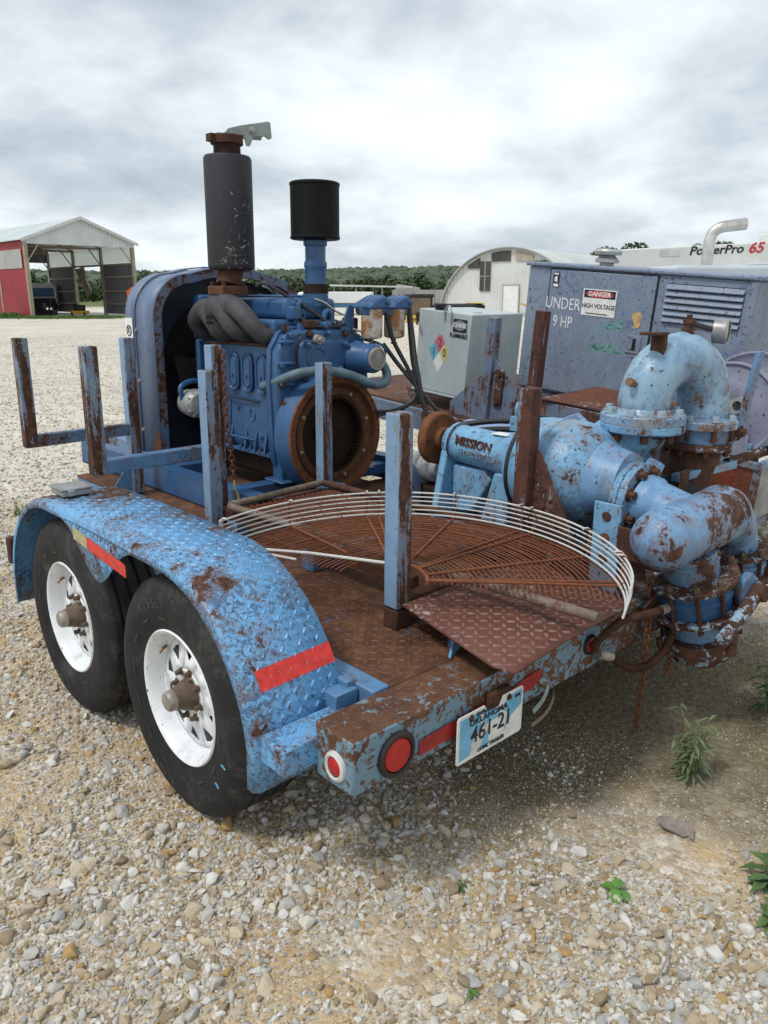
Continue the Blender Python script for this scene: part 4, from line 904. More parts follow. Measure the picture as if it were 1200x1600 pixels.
part('thermostat_housing', MB().box((1.40, 2.16, 1.36), (1.55, 2.25, 1.66)), 'engine', EN, .02, seg=3); part('water_pump', MB().lathe((1.52, 2.16, 1.15), (0, 1, 0), [(0, .13), (.05, .12), (.06, .08), (.1, .07), (.1, 0)], 24), 'engine', EN)
for z in (1.22, 1.28, 1.42, 1.55): bolt(EN, (1.40, 2.205, z), (-1, 0, 0), .013, .02, 'engine')
part('front_cover', MB().box((1.37, 2.16, .85), (1.91, 2.2, 1.40)), 'engine', EN, .015)
al = part('alternator', MB().lathe((1.29, 2.02, 1.03), (0, 1, 0), [(0, 0), (0, .03), (.008, .062), (.03, .078), (.05, .08), (.055, .086), (.075, .086), (.08, .08), (.14, .078), (.155, .06), (.16, .02), (.2, .02), (.2, 0)], 28), 'alloy', EN)
for k in range(12):
    a = 2 * math.pi * k / 12; part('fin', MB().bar(V(1.29 + .05 * math.cos(a), 2.026, 1.03 + .05 * math.sin(a)), V(1.29 + .08 * math.cos(a), 2.045, 1.03 + .08 * math.sin(a)), .006, .012), 'alloy', al)
part('alternator_bracket', MB().tube(spline([(1.22, 2.10, 1.05), (1.21, 2.10, 1.13), (1.30, 2.12, 1.16), (1.40, 2.13, 1.14)], 5), .016, 8), 'engine', al)
for x, y in ((1.51, 1.33), (1.60, 1.345), (1.83, 1.345), (1.9, 1.345), (1.42, 1.34)): bolt(EN, (x, y, 1.478), (0, 0, 1), .014, .03, 'rust' if rr.random() > .5 else 'engine')

for k, (P, r_, m_) in enumerate((([(1.395, 1.47, 1.39), (1.385, 1.6, 1.395), (1.385, 1.85, 1.392), (1.39, 2.1, 1.38)], .007, 'rust'), ([(1.50, 1.30, 1.455), (1.47, 1.27, 1.44), (1.44, 1.28, 1.35), (1.45, 1.27, 1.25), (1.50, 1.25, 1.21)], .006, 'black'),
    ([(1.86, 1.34, 1.50), (1.80, 1.30, 1.505), (1.72, 1.30, 1.495), (1.60, 1.33, 1.50), (1.54, 1.42, 1.57)], .007, 'black'), ([(1.70, 1.44, 1.64), (1.74, 1.40, 1.62), (1.80, 1.36, 1.57), (1.86, 1.30, 1.54)], .006, 'steel'), ([(1.93, 1.28, 1.42), (1.97, 1.20, 1.40), (2.0, 1.18, 1.36), (1.985, 1.2, 1.28)], .008, 'engine'),
    ([(1.85, 1.29, 1.48), (1.90, 1.25, 1.46), (1.955, 1.22, 1.43)], .007, 'steel'), ([(1.40, 1.95, 1.15), (1.37, 1.9, 1.12), (1.375, 1.8, 1.09), (1.38, 1.7, 1.085), (1.39, 1.56, 1.08)], .006, 'black'), ([(1.385, 2.1, .90), (1.37, 1.98, .87), (1.375, 1.8, .862), (1.39, 1.6, .86)], .008, 'engine'))):
    part('engine_line', MB().tube(spline(P, 6), r_, 8), m_, EN)
for lo, hi, m_ in (((1.56, 1.32, 1.485), (1.62, 1.40, 1.53), 'rust'), ((1.78, 1.31, 1.48), (1.84, 1.38, 1.525), 'iron'), ((1.66, 1.30, 1.48), (1.71, 1.36, 1.52), 'engine'), ((1.86, 1.32, 1.475), (1.92, 1.40, 1.54), 'rust'), ((1.50, 1.38, 1.53), (1.56, 1.44, 1.60), 'engine'), ((1.378, 1.955, 1.20), (1.40, 2.06, 1.33), 'engine'), ((1.375, 2.02, .86), (1.40, 2.13, 1.0), 'engine')):
    part('fitting', MB().box(lo, hi), m_, EN, .008)
for y in (1.48, 1.58, 1.68, 1.78, 1.88, 1.98, 2.08): bolt(EN, (1.405, y, 1.49), (-1, 0, 0), .010, .016, 'rust' if rr.random() > .4 else 'engine')
for y in (1.46, 1.56, 1.66, 1.76, 1.86, 1.96, 2.06, 2.13): bolt(EN, (1.39, y, .80), (0, 0, 1), .009, .014, 'engine')

# ================================================================ radiator housing
RH = thing('radiator_housing', 'blue sheet-metal radiator housing with rusty arched rim in front of the engine', 'radiator', (1.59, 2.36, .70), FT)
def arch(x0, x1, z0, zt, rc, n=10, crown=.03):
    P = [(x0, z0), (x0, zt - rc)]
    for k in range(1, n + 1): a = math.pi - math.pi / 2 * k / n; P.append((x0 + rc + rc * math.cos(a), zt - rc + rc * math.sin(a)))
    xm = (x0 + x1) / 2
    P += [(x0 + rc + (x1 - x0 - 2 * rc) * t, zt + crown * (1 - (2 * t - 1) ** 2)) for t in (.2, .4, .6, .8)]
    for k in range(0, n + 1): a = math.pi / 2 - math.pi / 2 * k / n; P.append((x1 - rc + rc * math.cos(a), zt - rc + rc * math.sin(a)))
    P += [(x1, z0)]; return P
ar = arch(1.115, 2.20, .71, 1.775, .25, crown=.045); ari = arch(1.165, 2.15, .71, 1.725, .21, crown=.045)
shl = part('shell', MB().strip([V(x, 2.2, z) for x, z in ar], [V(x, 2.43, z) for x, z in ar]), 'shroud', RH, ang=30); sm = shl.modifiers.new('solid', 'SOLIDIFY'); sm.thickness = .006; sm.offset = 0
ar2 = [(1.657 + (x - 1.657) * 1.012, .71 + (z - .71) * 1.008) for x, z in ar]
fb2 = part('front_band', MB().strip([V(x, 2.425, z) for x, z in ar2], [V(x, 2.54, z) for x, z in ar2]), 'shroud', RH, ang=30); sm = fb2.modifiers.new('solid', 'SOLIDIFY'); sm.thickness = .006; sm.offset = 0
part('rim', MB().strip([V(x, 2.198, z) for x, z in ar], [V(x, 2.196, z) for x, z in ari]).strip([V(x, 2.196, z) for x, z in ari], [V(x, 2.235, z) for x, z in ari]), 'shroudrim', RH, ang=30)
cz, cx, cr_ = 1.22, 1.657, .42
fs = MB(); n = 48; outer = []
poly = [V(x, 0, z) for x, z in ari]
def to_arch(u):
    o_ = V(cx, 0, cz); best = .5
    for a, b_ in zip(poly, poly[1:] + poly[:1]):
        e_ = b_ - a; den = u.x * e_.z - u.z * e_.x
        if abs(den) < 1e-9: continue
        t = ((a.x - o_.x) * e_.z - (a.z - o_.z) * e_.x) / den; q_ = ((a.x - o_.x) * u.z - (a.z - o_.z) * u.x) / den
        if t > 0 and -1e-6 <= q_ <= 1 + 1e-6: best = t
    return best
for k in range(n):
    a = 2 * math.pi * k / n; u = V(math.cos(a), 0, math.sin(a)); outer.append(V(cx, 2.36, cz) + u * to_arch(u))
inner = [V(cx + cr_ * math.cos(2 * math.pi * k / n), 2.36, cz + cr_ * math.sin(2 * math.pi * k / n)) for k in range(n)]
fs.strip(inner + inner[:1], outer + outer[:1]); fs.strip(inner + inner[:1], [p + V(0, .06, 0) for p in inner + inner[:1]])
part('fan_shroud', fs, 'navy', RH)
part('radiator_core', MB().prism([(x, 2.46, z + .012) for x, z in ari], (0, .06, 0)), 'dark', RH)
fan = part('fan', MB().lathe((cx, 2.27, cz), (0, 1, 0), [(0, 0), (0, .07), (.06, .07), (.06, 0)], 20), 'dark', RH)
for k in range(6):
    a = 2 * math.pi * k / 6; u, w_ = V(math.cos(a), 0, math.sin(a)), V(-math.sin(a), 0, math.cos(a)); c = V(cx, 2.29, cz)
    part('blade', MB().prism([c + u * .06 + w_ * .03, c + u * .36 + w_ * .08 + V(0, -.02, 0), c + u * .36 - w_ * .08 + V(0, .04, 0), c + u * .06 - w_ * .03 + V(0, .01, 0)], (0, .004, 0)), 'dark', fan)
part('base_pan', MB().box((1.10, 2.2, .70), (2.215, 2.54, .712)), 'engine', RH, .003)
part('rust_patch', MB().prism([(1.112, 2.19, .72), (1.112, 2.19, .86), (1.112, 2.225, .87), (1.112, 2.29, .78), (1.112, 2.29, .72)], (-.006, 0, 0)), 'rust', RH, .002)
stk = part('sticker', MB().box((1.096, 2.437, 1.28), (1.0985, 2.53, 1.52)), 'sticker', RH)
part('sticker_print', MB().tube([(1.0955, 2.483 + .028 * math.cos(a), 1.445 + .03 * math.sin(a)) for a in [2 * math.pi * k / 20 for k in range(20)]], .004, 4, True).bar((1.0955, 2.47, 1.43), (1.0955, 2.50, 1.47), .006, .002).bar((1.0955, 2.5, 1.43), (1.0955, 2.47, 1.47), .006, .002), 'ink', stk)
lettering('sticker_lettering', 'UNITY', .026, (1.0955, 2.505, 1.34), (0, 0, -1), (0, -1, 0), 'ink', stk, .0005)
for z in (.85, 1.15, 1.45): bolt(RH, (1.111, 2.415, z), (-1, 0, 0), .009, .01, 'steel')
for x in (1.12, 2.12): part('pedestal', MB().box((x, 2.25, .572), (x + .06, 2.5, .70)), 'engine', RH, .006)

# ================================================================ centrifugal pump
PU = thing('centrifugal_pump', 'light blue centrifugal pump with cast lettering on its bearing frame behind the wire guard', 'pump', (1.65, 0, .556), FT)
part('coupling_flange', MB().lathe((1.65, .455, 1.0), (0, -1, 0), [(0, 0), (0, .118), (.006, .125), (.042, .125), (.05, .117), (.05, .06), (.056, .056), (.075, .05), (.075, 0)], 40), 'rustorange', PU)
bolt_circle(PU, (1.65, .403, 1.0), (0, -1, 0), .095, 6, .006, .003, 'dark', washer=False)
part('shaft', MB().cyl((1.65, .39, 1.0), (1.65, .33, .998), .026, None, 16), 'steel', PU)
bh = part('bearing_housing', MB().lathe((1.65, .345, .998), (0, -1, -.055), [(0, .03), (0, .062), (.012, .082), (.03, .088), (.034, .094), (.05, .094), (.055, .086), (.30, .09), (.36, .10), (.42, .125), (.45, .14)], 36), 'pump', PU)
lettering('cast_lettering', 'MISSION', .056, (1.565, .14, 1.018), (0, -1, -.055), (.22, 0, 1), 'postrust', bh, .004, .001); lettering('cast_lettering', 'HYPEDESTAL', .034, (1.556, .12, .972), (0, -1, -.055), (.02, 0, 1), 'manifoldblue', bh, .004)
part('bare_patch', MB().box((1.60, -.02, 1.071), (1.66, .07, 1.0745)), 'sticker', bh)
part('pedestal_leg', MB().prism([(1.56, .33, .97), (1.74, .33, .97), (1.82, .33, .60), (1.48, .33, .60)], (0, -.04, 0)), 'pump', PU, .01)
part('pedestal_web', MB().prism([(1.60, .29, .90), (1.60, .10, .90), (1.60, .06, .86), (1.60, .16, .70), (1.60, .29, .68)], (.1, 0, 0)), 'pump', PU, .01)
part('pedestal_foot', MB().prism([(1.46, .38, .556), (1.84, .38, .556), (1.84, -.12, .556), (1.46, -.12, .556)], (0, 0, .055)), 'pump', PU, .008)
part('pedestal_rib', MB().prism([(1.52, .29, .612), (1.52, -.10, .612), (1.52, -.10, .92), (1.52, -.02, .92), (1.52, .05, .68), (1.52, .24, .66)], (.03, 0, 0)), 'pump', PU, .008)
part('bearing_cap', MB().lathe((1.65, .345, .998), (0, -1, -.055), [(.052, .0945), (.056, .097), (.06, .0945)], 36), 'black', bh)
bolt_circle(bh, (1.65, .313, .996), (0, 1, .055), .08, 6, .01, .012, 'rustblue')
vol = part('volute_casing', MB().lathe((1.65, -.09, .95), (0, -1, 0), [(0, .11), (.0, .16), (.03, .192), (.05, .20), (.058, .207), (.10, .211), (.19, .215), (.192, .219), (.2, .219), (.202, .215), (.28, .212), (.33, .196), (.37, .168), (.39, .14), (.40, .12)], 56, lambda a: 1.0 + .05 * math.sin(a - .6)), 'pump', PU)
part('casing_band', MB().lathe((1.65, -.09, .95), (0, -1, 0), [(.05, .206), (.05, .2125), (.066, .2135), (.066, .207)], 56, lambda a: 1.0 + .05 * math.sin(a - .6)), 'black', vol)
part('casing_shoulder', MB().lathe((1.65, -.09, .95), (0, -1, 0), [(.32, .12), (.345, .162), (.375, .162), (.41, .142), (.47, .13), (.497, .125), (.497, 0)], 40), 'manifoldblue', vol)
part('lifting_eye', MB().tube([(1.66 + .036 * math.cos(a), -.05, 1.185 + .036 * math.sin(a)) for a in [2 * math.pi * k / 16 for k in range(16)]], .014, 8, True).box((1.60, -.07, 1.10), (1.72, -.03, 1.16)), 'pump', PU)
sf_ = part('suction_flange', MB().lathe((1.65, -.585, .895), (0, -1, 0), [(0, .11), (0, .145), (.028, .147), (.03, .141), (.034, .141), (.036, .147), (.062, .145), (.064, .10)], 40), 'pump', PU)
bolt_circle(sf_, (1.65, -.65, .895), (0, -1, -.0), .122, 8, .017, .024, 'rustblue', .4)
part('discharge_neck', MB().tube(spline([(1.80, -.26, .92), (1.86, -.36, 1.02), (1.895, -.45, 1.10), (1.90, -.48, 1.15)], 5), [.16] * 4 + [.135] * 5 + [.115] * 6 + [.115], 28), 'pump', PU)
dfl = part('discharge_flange', MB().lathe((1.90, -.48, 1.125), (0, 0, 1), [(0, .11), (0, .165), (.006, .17), (.03, .17), (.034, .165), (.034, .10)], 48), 'pump', PU)
for x in (1.50, 1.78): part('casing_foot', MB().box((x, -.38, .556), (x + .06, -.16, .80)), 'pump', PU, .01)

# ================================================================ discharge pipe: U-bend, valve, drop pipe
DP = thing('discharge_pipe', 'light blue U-bend discharge pipe with pressure gauge rising from the pump', 'pipe', (1.90, -.48, 1.16), FT)
fl_ = part('flange', MB().lathe((1.90, -.48, 1.162), (0, 0, 1), [(0, .1), (0, .168), (.03, .17), (.036, .165), (.038, .125), (.05, .118), (.06, .112)], 48), 'pipe', DP)
bolt_circle(fl_, (1.90, -.48, 1.199), (0, 0, 1), .143, 8, .017, .022, 'boltblue', .2); bolt_circle(fl_, (1.90, -.48, 1.125), (0, 0, -1), .143, 8, .017, .03, 'rust', .2, False)
part('gasket', MB().lathe((1.90, -.48, 1.1585), (0, 0, 1), [(0, .1), (0, .163), (.004, .163), (.004, .1)], 48), 'offwhite', DP)
e0, e1 = V(1.90, -.48, 0), V(2.205, -.585, 0); mid = (e0 + e1) / 2; hd = (e1 - e0) / 2
ub = spline([(1.90, -.48, 1.20), (1.903, -.481, 1.27), (1.935, -.493, 1.35), (2.01, -.52, 1.405), (2.095, -.548, 1.408), (2.165, -.571, 1.355), (2.20, -.583, 1.27), (2.205, -.585, 1.165)], 4)
part('u_bend', MB().tube(ub, .106, 32), 'pipe', DP, ang=60)
top = V(2.06, -.536, 1.515)
part('weld_bead', MB().tube([ub[14] + (V(0, 0, 1) * math.cos(a) + V(.33, .94, 0) * math.sin(a)) * .106 for a in [2 * math.pi * k / 28 for k in range(28)]], .004, 6, True), 'pipe', DP)
tbm = part('tapped_boss', MB().lathe(top + V(.02, -.01, -.01), (0, 0, 1), [(0, .03), (.03, .03), (.032, .02), (.05, .02), (.05, .026), (.066, .026), (.066, .012), (.085, .012), (.085, 0)], 8), 'rustblue', DP)
gq = top + V(.19, -.06, .008); part('gauge_line', MB().tube([top + V(.02, -.01, .045), top + V(.08, -.03, .03), gq], .012, 10), 'iron', DP)
gg = part('pressure_gauge', MB().lathe(gq, (.25, -.96, -.05), [(-.02, 0), (-.02, .045), (-.016, .05), (.03, .05), (.034, .052), (.04, .05), (.038, .043)], 32), 'steel', DP)
part('dial', MB().lathe(gq, (.25, -.96, -.05), [(.034, .044), (.036, 0)], 32), 'glass', gg)
lq = ub[9] + V(-.05, -.02, .095); part('lifting_lug', MB().box(lq + V(-.015, -.03, -.03), lq + V(.01, .03, .05)).prism([lq + V(-.10, -.035, .05), lq + V(.012, -.035, .05), lq + V(.012, .035, .05), lq + V(-.10, .035, .05)], (0, 0, .012)), 'rust', DP, .003)
part('drain_cock', MB().lathe(ub[5] + V(-.10, .0, .03), (-1, .1, .3), [(0, .012), (.025, .012), (.025, .018), (.045, .018), (.045, 0)], 8), 'brass', DP)
part('brand_sticker', MB().prism([mid + V(.0, .115, 1.40), mid + V(.045, .1, 1.41), mid + V(.045, .1, 1.44), mid + V(.0, .115, 1.43)], (0, -.002, 0)), 'plateblue', DP)
f2 = part('flange', MB().lathe((2.205, -.585, 1.125), (0, 0, 1), [(0, .1), (0, .148), (.028, .15), (.034, .145), (.036, .11), (.045, .107)], 40), 'pipe', DP)
bolt_circle(f2, (2.205, -.585, 1.161), (0, 0, 1), .13, 8, .014, .02, 'boltblue', .1)
bv = part('butterfly_valve', MB().lathe((2.205, -.585, 1.065), (0, 0, 1), [(0, .1), (0, .125), (.06, .125), (.06, .1)], 36), 'trailer', DP)
bolt_circle(bv, (2.205, -.585, 1.065), (0, 0, 1), .135, 8, .009, .062, 'rustblue', .1, False)
f3 = part('flange', MB().lathe((2.205, -.585, 1.035), (0, 0, 1), [(0, .1), (0, .145), (.028, .145), (.03, .1)], 40), 'rustblue', DP); bolt_circle(f3, (2.205, -.585, 1.035), (0, 0, -1), .13, 8, .013, .02, 'rustblue', .1, False)
part('drop_pipe', MB().tube([(2.205, -.585, 1.035), (2.17, -.575, .93), (2.135, -.57, .86)], [.105, .10, .105], 28).tube([(2.105, -.56, .80), (2.06, -.55, .70), (2.0, -.53, .60)], .095, 24), 'rust', DP)
part('rubber_coupling', MB().tube([(2.14, -.571, .87), (2.085, -.555, .765)], .112, 28), 'black', DP)
part('valve_quadrant', MB().prism([V(2.315, -.66, 1.08) + V(.75, -.66, 0) * .0 + V(.66 * a, .75 * a * -1 * .0, b) for a, b in [(.085 * math.cos(t), .085 * math.sin(t)) for t in [2 * math.pi * k / 18 for k in range(18)]]], (.0, -.014, 0)), 'trailer', DP, .002)
part('valve_lever', MB().prism([(2.30, -.685, 1.07), (2.375, -.685, 1.07), (2.44, -.705, 1.44), (2.385, -.705, 1.44)], (.0, -.02, 0)), 'trailer', DP, .004)
bolt(DP, (2.335, -.705, 1.10), (0, -1, 0), .02, .02, 'rust'); bolt(DP, (2.29, -.676, 1.15), (0, -1, 0), .014, .02, 'hubcap')
part('valve_pivot', MB().cyl((2.335, -.70, 1.09), (2.25, -.60, 1.09), .028, None, 14), 'rust', DP)

# ================================================================ suction manifold
VD = V(.30, -.07, -.95).normalized(); VP = V(1.635, -.862, .735)
SM = thing('suction_manifold', 'blue suction manifold with clamped butterfly valve and rusty threaded cap behind the trailer', 'manifold', (1.65, -.85, .70), FT)
part('suction_reducer', MB().tube(spline([(1.65, -.648, .895), (1.65, -.70, .885), (1.66, -.78, .86), (1.66, -.84, .845)], 5), [.11] * 5 + [.10] * 10 + [.10], 28), 'manifoldblue', SM, ang=60)
mm_ = part('manifold_body', MB().lathe((1.315, -.855, .835), (1, 0, .02), [(0, 0), (.004, .03), (.02, .066), (.05, .094), (.09, .108), (.14, .112), (.142, .115), (.15, .115), (.152, .111), (.56, .111), (.562, .115), (.57, .115), (.572, .11), (.62, .10), (.65, .07), (.665, 0)], 40), 'manifoldblue', SM, ang=50)
part('outlet', MB().tube([VP - VD * .03, VP + VD * .08], .10, 24), 'manifoldblue', SM)
part('weld_bead', MB().tube([VP + VD * .005 + (VD.orthogonal().normalized() * math.cos(a) + VD.cross(VD.orthogonal().normalized()) * math.sin(a)) * .101 for a in [2 * math.pi * k / 28 for k in range(28)]], .006, 6, True), 'manifoldblue', SM)
part('outlet', MB().tube(spline([(1.93, -.85, .82), (2.03, -.84, .80), (2.10, -.83, .73), (2.13, -.83, .66)], 5), .085, 24), 'manifoldblue', SM, ang=60)
def clampvalve(P, D, r, s_, main):
    D = V(D).normalized(); P = V(P); u = D.orthogonal().normalized(); w_ = D.cross(u)
    g = part('valve_body', MB().lathe(P, D, [(.015, r * .7), (.015, r * .82), (.045 * s_, r * .82), (.05 * s_, r * .87), (.062 * s_, r * .87), (.067 * s_, r * .82), (.105 * s_, r * .82), (.105 * s_, r * .7)], 36), 'engine' if main else 'trailer', SM)
    for t in (0, .108 * s_): part('clamp_flange', MB().lathe(P + D * t, D, [(0, r * .5), (0, r * .98), (.003, r), (.017, r), (.02, r * .98), (.02, r * .5)], 40), 'rustblue', g)
    n_ = 10
    for k in range(n_):
        a = 2 * math.pi * k / n_ + .2; p0 = P + (u * math.cos(a) + w_ * math.sin(a)) * r * .9
        part('tie_rod', MB().cyl(p0 - D * .012, p0 + D * .14 * s_, .008, None, 8), 'rust', g); bolt(g, p0, -D, .014, .024, 'hub'); bolt(g, p0 + D * (.108 * s_ + .02), D, .013, .018, 'rust', washer=False)
    return g
cvl = clampvalve(VP + VD * .075, VD, .165, 1.25, True); clampvalve((2.14, -.83, .655), (.12, 0, -1), .14, 1.0, False)
part('lower_pipe', MB().cyl(VP + VD * .22, VP + VD * .345, .108, .10, 28), 'manifoldblue', SM)
CP = VP + VD * .335
cap = part('threaded_cap', MB().lathe(CP, VD, [(-.005, .10), (-.005, .135), (.004, .14), (.05, .14), (.058, .132), (.06, .115), (.10, .113), (.108, .105), (.108, .09), (.06, .085)], 36), 'rustblue', SM)
cu_ = VD.orthogonal().normalized(); cw_ = VD.cross(cu_)
for k in range(6):
    a = 2 * math.pi * k / 6 + .5; u = cu_ * math.cos(a) + cw_ * math.sin(a); part('cap_lug', MB().bar(CP + VD * .03 + u * .132, CP + VD * .03 + u * .16, .035, .045), 'rust', cap, .004)
hd_ = part('valve_handle', MB().tube([(1.50, -1.07, .50), (1.72, -1.06, .565), (1.84, -1.05, .61)], [.024, .026, .03], 16), 'rustblue', SM)
part('handle_bracket', MB().prism([(1.71, -1.01, .66), (1.78, -1.01, .68), (1.85, -1.01, .64), (1.87, -1.01, .57), (1.81, -1.01, .525), (1.73, -1.01, .55)], (0, -.03, 0)), 'trailer', SM, .006)
part('handle_hub', MB().cyl((1.80, -1.09, .605), (1.80, -.92, .58), .032, None, 16), 'rust', SM); part('stop_arm', MB().prism([(1.84, -.99, .58), (1.94, -.985, .55), (1.96, -.985, .50), (1.88, -.985, .51)], (0, -.03, 0)), 'rust', SM, .004)
part('stop_arm', MB().prism([(1.68, -.99, .51), (1.80, -.99, .525), (1.78, -.99, .47), (1.68, -.99, .45)], (0, -.03, 0)), 'rust', SM, .004)
sb = part('support_plate', MB().box((1.40, -.70, .556), (1.412, -.59, .93)), 'pump', SM, .003)
for z in (.88, .80, .72): part('plate_hole', MB().lathe((1.399, -.645, z), (-1, 0, 0), [(0, .019), (.003, .017), (.0035, .010), (.0035, 0)], 16), 'rustring' if z != .88 else 'rust', sb)
part('latch_plate', MB().box((1.385, -.80, .74), (1.395, -.70, .86)), 'rust', SM, .006)
part('cross_tube', MB().bar((1.99, -.60, .93), (2.33, -.70, .96), .035, .035), 'pump', SM, .004); part('cross_tube', MB().cyl((2.30, -.68, .965), (2.52, -.74, 1.0), .022, None, 14), 'rustblue', SM)
part('stay_plate', MB().box((1.94, -.66, .80), (2.0, -.645, .97)), 'rust', SM, .004)

# corrugated conduit and wiring hanging below the manifold
WC = thing('conduit_loop', 'rust-brown corrugated conduit looping from the bumper lamp under the blue manifold', 'conduit', (1.2, -.80, .5), FT)
for P, nn_ in (([(1.17, -.775, .47), (1.15, -.80, .52), (1.24, -.83, .575), (1.36, -.84, .565), (1.46, -.84, .55), (1.50, -.84, .545)], 46), ([(1.24, -.80, .43), (1.32, -.83, .375), (1.42, -.85, .355), (1.52, -.86, .385), (1.58, -.86, .44)], 44)):
    pp = spline(P, 22); part('conduit', MB().tube(pp, [.016 if i % 2 else .0105 for i in range(len(pp))], 12), 'rust', WC, ang=8)
part('connector', MB().cyl((1.18, -.785, .455), (1.245, -.80, .43), .018, None, 14), 'hubcap', WC); part('connector', MB().cyl((1.50, -.84, .545), (1.55, -.85, .55), .018, None, 14), 'hubcap', WC)
part('cable', MB().tube(spline([(1.57, -.86, .43), (1.60, -.88, .50), (1.68, -.92, .53), (1.74, -.98, .56)], 6), .010, 8), 'rustdark', WC)
part('bracket', MB().prism([(1.44, -.80, .56), (1.53, -.80, .60), (1.55, -.80, .53), (1.46, -.80, .50)], (0, -.01, 0)), 'rust', WC)

# gearbox and second machine between pump and tank
DM = thing('drive_motor', 'lavender-blue cylindrical drive motor lying behind the pump bearing frame', 'motor', (2.05, .2, .556), FT)
part('motor_body', MB().lathe((2.02, .62, .90), (0, -1, -.03), [(0, .05), (.02, .12), (.06, .145), (.3, .15), (.32, .158), (.36, .158), (.38, .15), (.7, .15), (.74, .13), (.76, .06)], 36), 'lav', DM)
part('motor_foot', MB().box((1.95, -.1, .556), (2.1, .55, .76)), 'lav', DM, .01)
part('mount_ear', MB().prism([(2.03, .02, .99), (2.03, -.16, .99), (2.03, -.14, 1.10), (2.03, -.08, 1.14), (2.03, -.02, 1.12)], (.03, 0, 0)), 'lav', DM, .006)
for z in (0, .04): part('hose', MB().tube(spline([(1.78, .5, 1.03 - z), (1.85, .3, 1.075 - z), (1.87, .12, 1.095 - z), (1.86, -.02, 1.09 - z)], 6), .014, 8), 'black', DM)
GB = thing('hydraulic_pump', 'bare grey cast hydraulic pump on the deck beside the coupling flange', 'pump', (1.80, .62, .556), FT)
part('body', MB().lathe((1.80, .70, .80), (-.2, -1, .1), [(0, .05), (.02, .085), (.08, .09), (.085, .075), (.15, .07), (.16, .05), (.2, .045), (.2, 0)], 20), 'alloy', GB)
part('port', MB().lathe((1.79, .60, .87), (-.3, 0, 1), [(0, .03), (.03, .03), (.03, .036), (.05, .036), (.05, 0)], 8), 'alloy', GB); part('mount', MB().box((1.74, .52, .556), (1.88, .68, .73)), 'rustdark', GB, .02)
part('side_plate', MB().prism([(1.62, .62, .60), (1.74, .62, .60), (1.74, .62, .78), (1.66, .62, .86), (1.60, .62, .80)], (0, .06, 0)), 'lav', GB, .006)

# ================================================================ second trailer (nose up), parallel on the right
T2 = thing('generator_trailer', 'rusty second trailer with stake posts parked alongside under the generator', 'trailer', (.9, .8, 0), FG)
part('deck', MB().box((-.02, .32, .70), (1.95, 3.0, .715)), 'rustdeck', T2, .003)
for x in (-.06, 1.92): part('frame_rail', MB().box((x, .3, .55), (x + .06, 3.2, .70)), 'trailer2', T2, .005)
part('end_rail', MB().box((-.05, .26, .56), (1.98, .32, .69)), 'trailer2', T2, .006)
for y, z1, m in ((1.30, 1.40, 'trailer2'), (.93, 1.475, 'postrust')): part('post', MB().box((-.04, y - .035, .70), (.03, y + .035, z1)), m, T2, .005)
part('gusset', MB().prism([(-.01, 1.335, .72), (-.01, 1.335, 1.04), (-.01, 1.62, .80), (-.01, 1.62, .72)], (.008, 0, 0)), 'trailer2', T2)
part('gusset', MB().prism([(-.01, 1.265, .72), (-.01, 1.265, 1.14), (-.01, 1.02, .95), (-.01, .98, .72)], (.008, 0, 0)), 'trailer2', T2)
part('mount_plate', MB().box((-.028, 1.17, .84), (-.012, 1.235, 1.08)), 'rustblue', T2, .004)
for z in (.87, 1.05): bolt(T2, (-.028, 1.2, z), (-1, 0, 0), .018, .012, 'rust')
stp = part('step_plate', MB().prism([(-.03, .86, .945), (.62, .86, .965), (.62, .16, .945), (.12, .16, .93)], (0, 0, .012)), 'rustplate', T2, .002)
part('plate_tread', lugs(lambda u, v: (V(.02 + u, .20 + v, .958 + .03 * u), V(0, 0, 1), V(1, 0, 0)) if u > .1 - v * .2 else None, 17, 18, .035, .035, .03, .011, .003, 12), 'rustorange', stp, kind='stuff')
part('step_web', MB().box((.0, .2, .715), (.02, .84, .93)), 'trailer2', T2, .003)
part('tank_stand', MB().box((.04, 1.56, .715), (.09, 1.6, .815)).box((.04, 1.97, .715), (.09, 2.01, .815)), 'pump', T2, .003)
msh = MB()
for k in range(26):
    y = 1.52 + k * .021; msh.tube([(.035, y, .72), (.035, y + .05, .82)], .003, 4); msh.tube([(.035, y + .05, .72), (.035, y, .82)], .003, 4)
part('stand_mesh', msh, 'rustdark', T2, kind='stuff')
for x, y in ((.12, .55), (.12, 1.35), (1.7, .55), (1.7, 1.35)):
    w = part('wheel', MB().lathe((x, y, .42 - y * .078), (1, 0, 0), [(0, 0), (.0, .17), (.02, .20), (.02, .21)], 36), 'rim', T2); part('tyre', MB().lathe((x, y, .42 - y * .078), (1, 0, 0), [(.0, .21), (-.015, .28), (.0, .36), (.03, .375), (.18, .375), (.21, .34), (.2, .21)], 40), 'tyre', w)
def slat_mesh(o, ux, uz, nx_, nz_, p, r):
    b = MB(); o, ux, uz = V(o), V(ux), V(uz); W_, H_ = nx_ * p, nz_ * p
    for k in range(-nz_, nx_ + 1):
        for sg in (1, -1):
            P = []
            for t in (0, 1):
                pass
            a0 = k * p if sg > 0 else (nx_ + nz_ - (k + nz_)) * p - 0
            x0 = k * p; z0 = 0; x1 = k * p + H_; z1 = H_
            if x0 < 0: z0 = -x0; x0 = 0
            if x1 > W_: z1 -= x1 - W_; x1 = W_
            if z1 - z0 < p * .3: continue
            if sg < 0: x0, x1 = W_ - x0, W_ - x1
            b.tube([o + ux * x0 + uz * z0, o + ux * x1 + uz * z1], r, 4, caps=False)
    return b
BK = thing('mesh_basket', 'expanded-metal basket with pale blue frame at the end of the second trailer', 'basket', (.8, -.3, .36), FG)
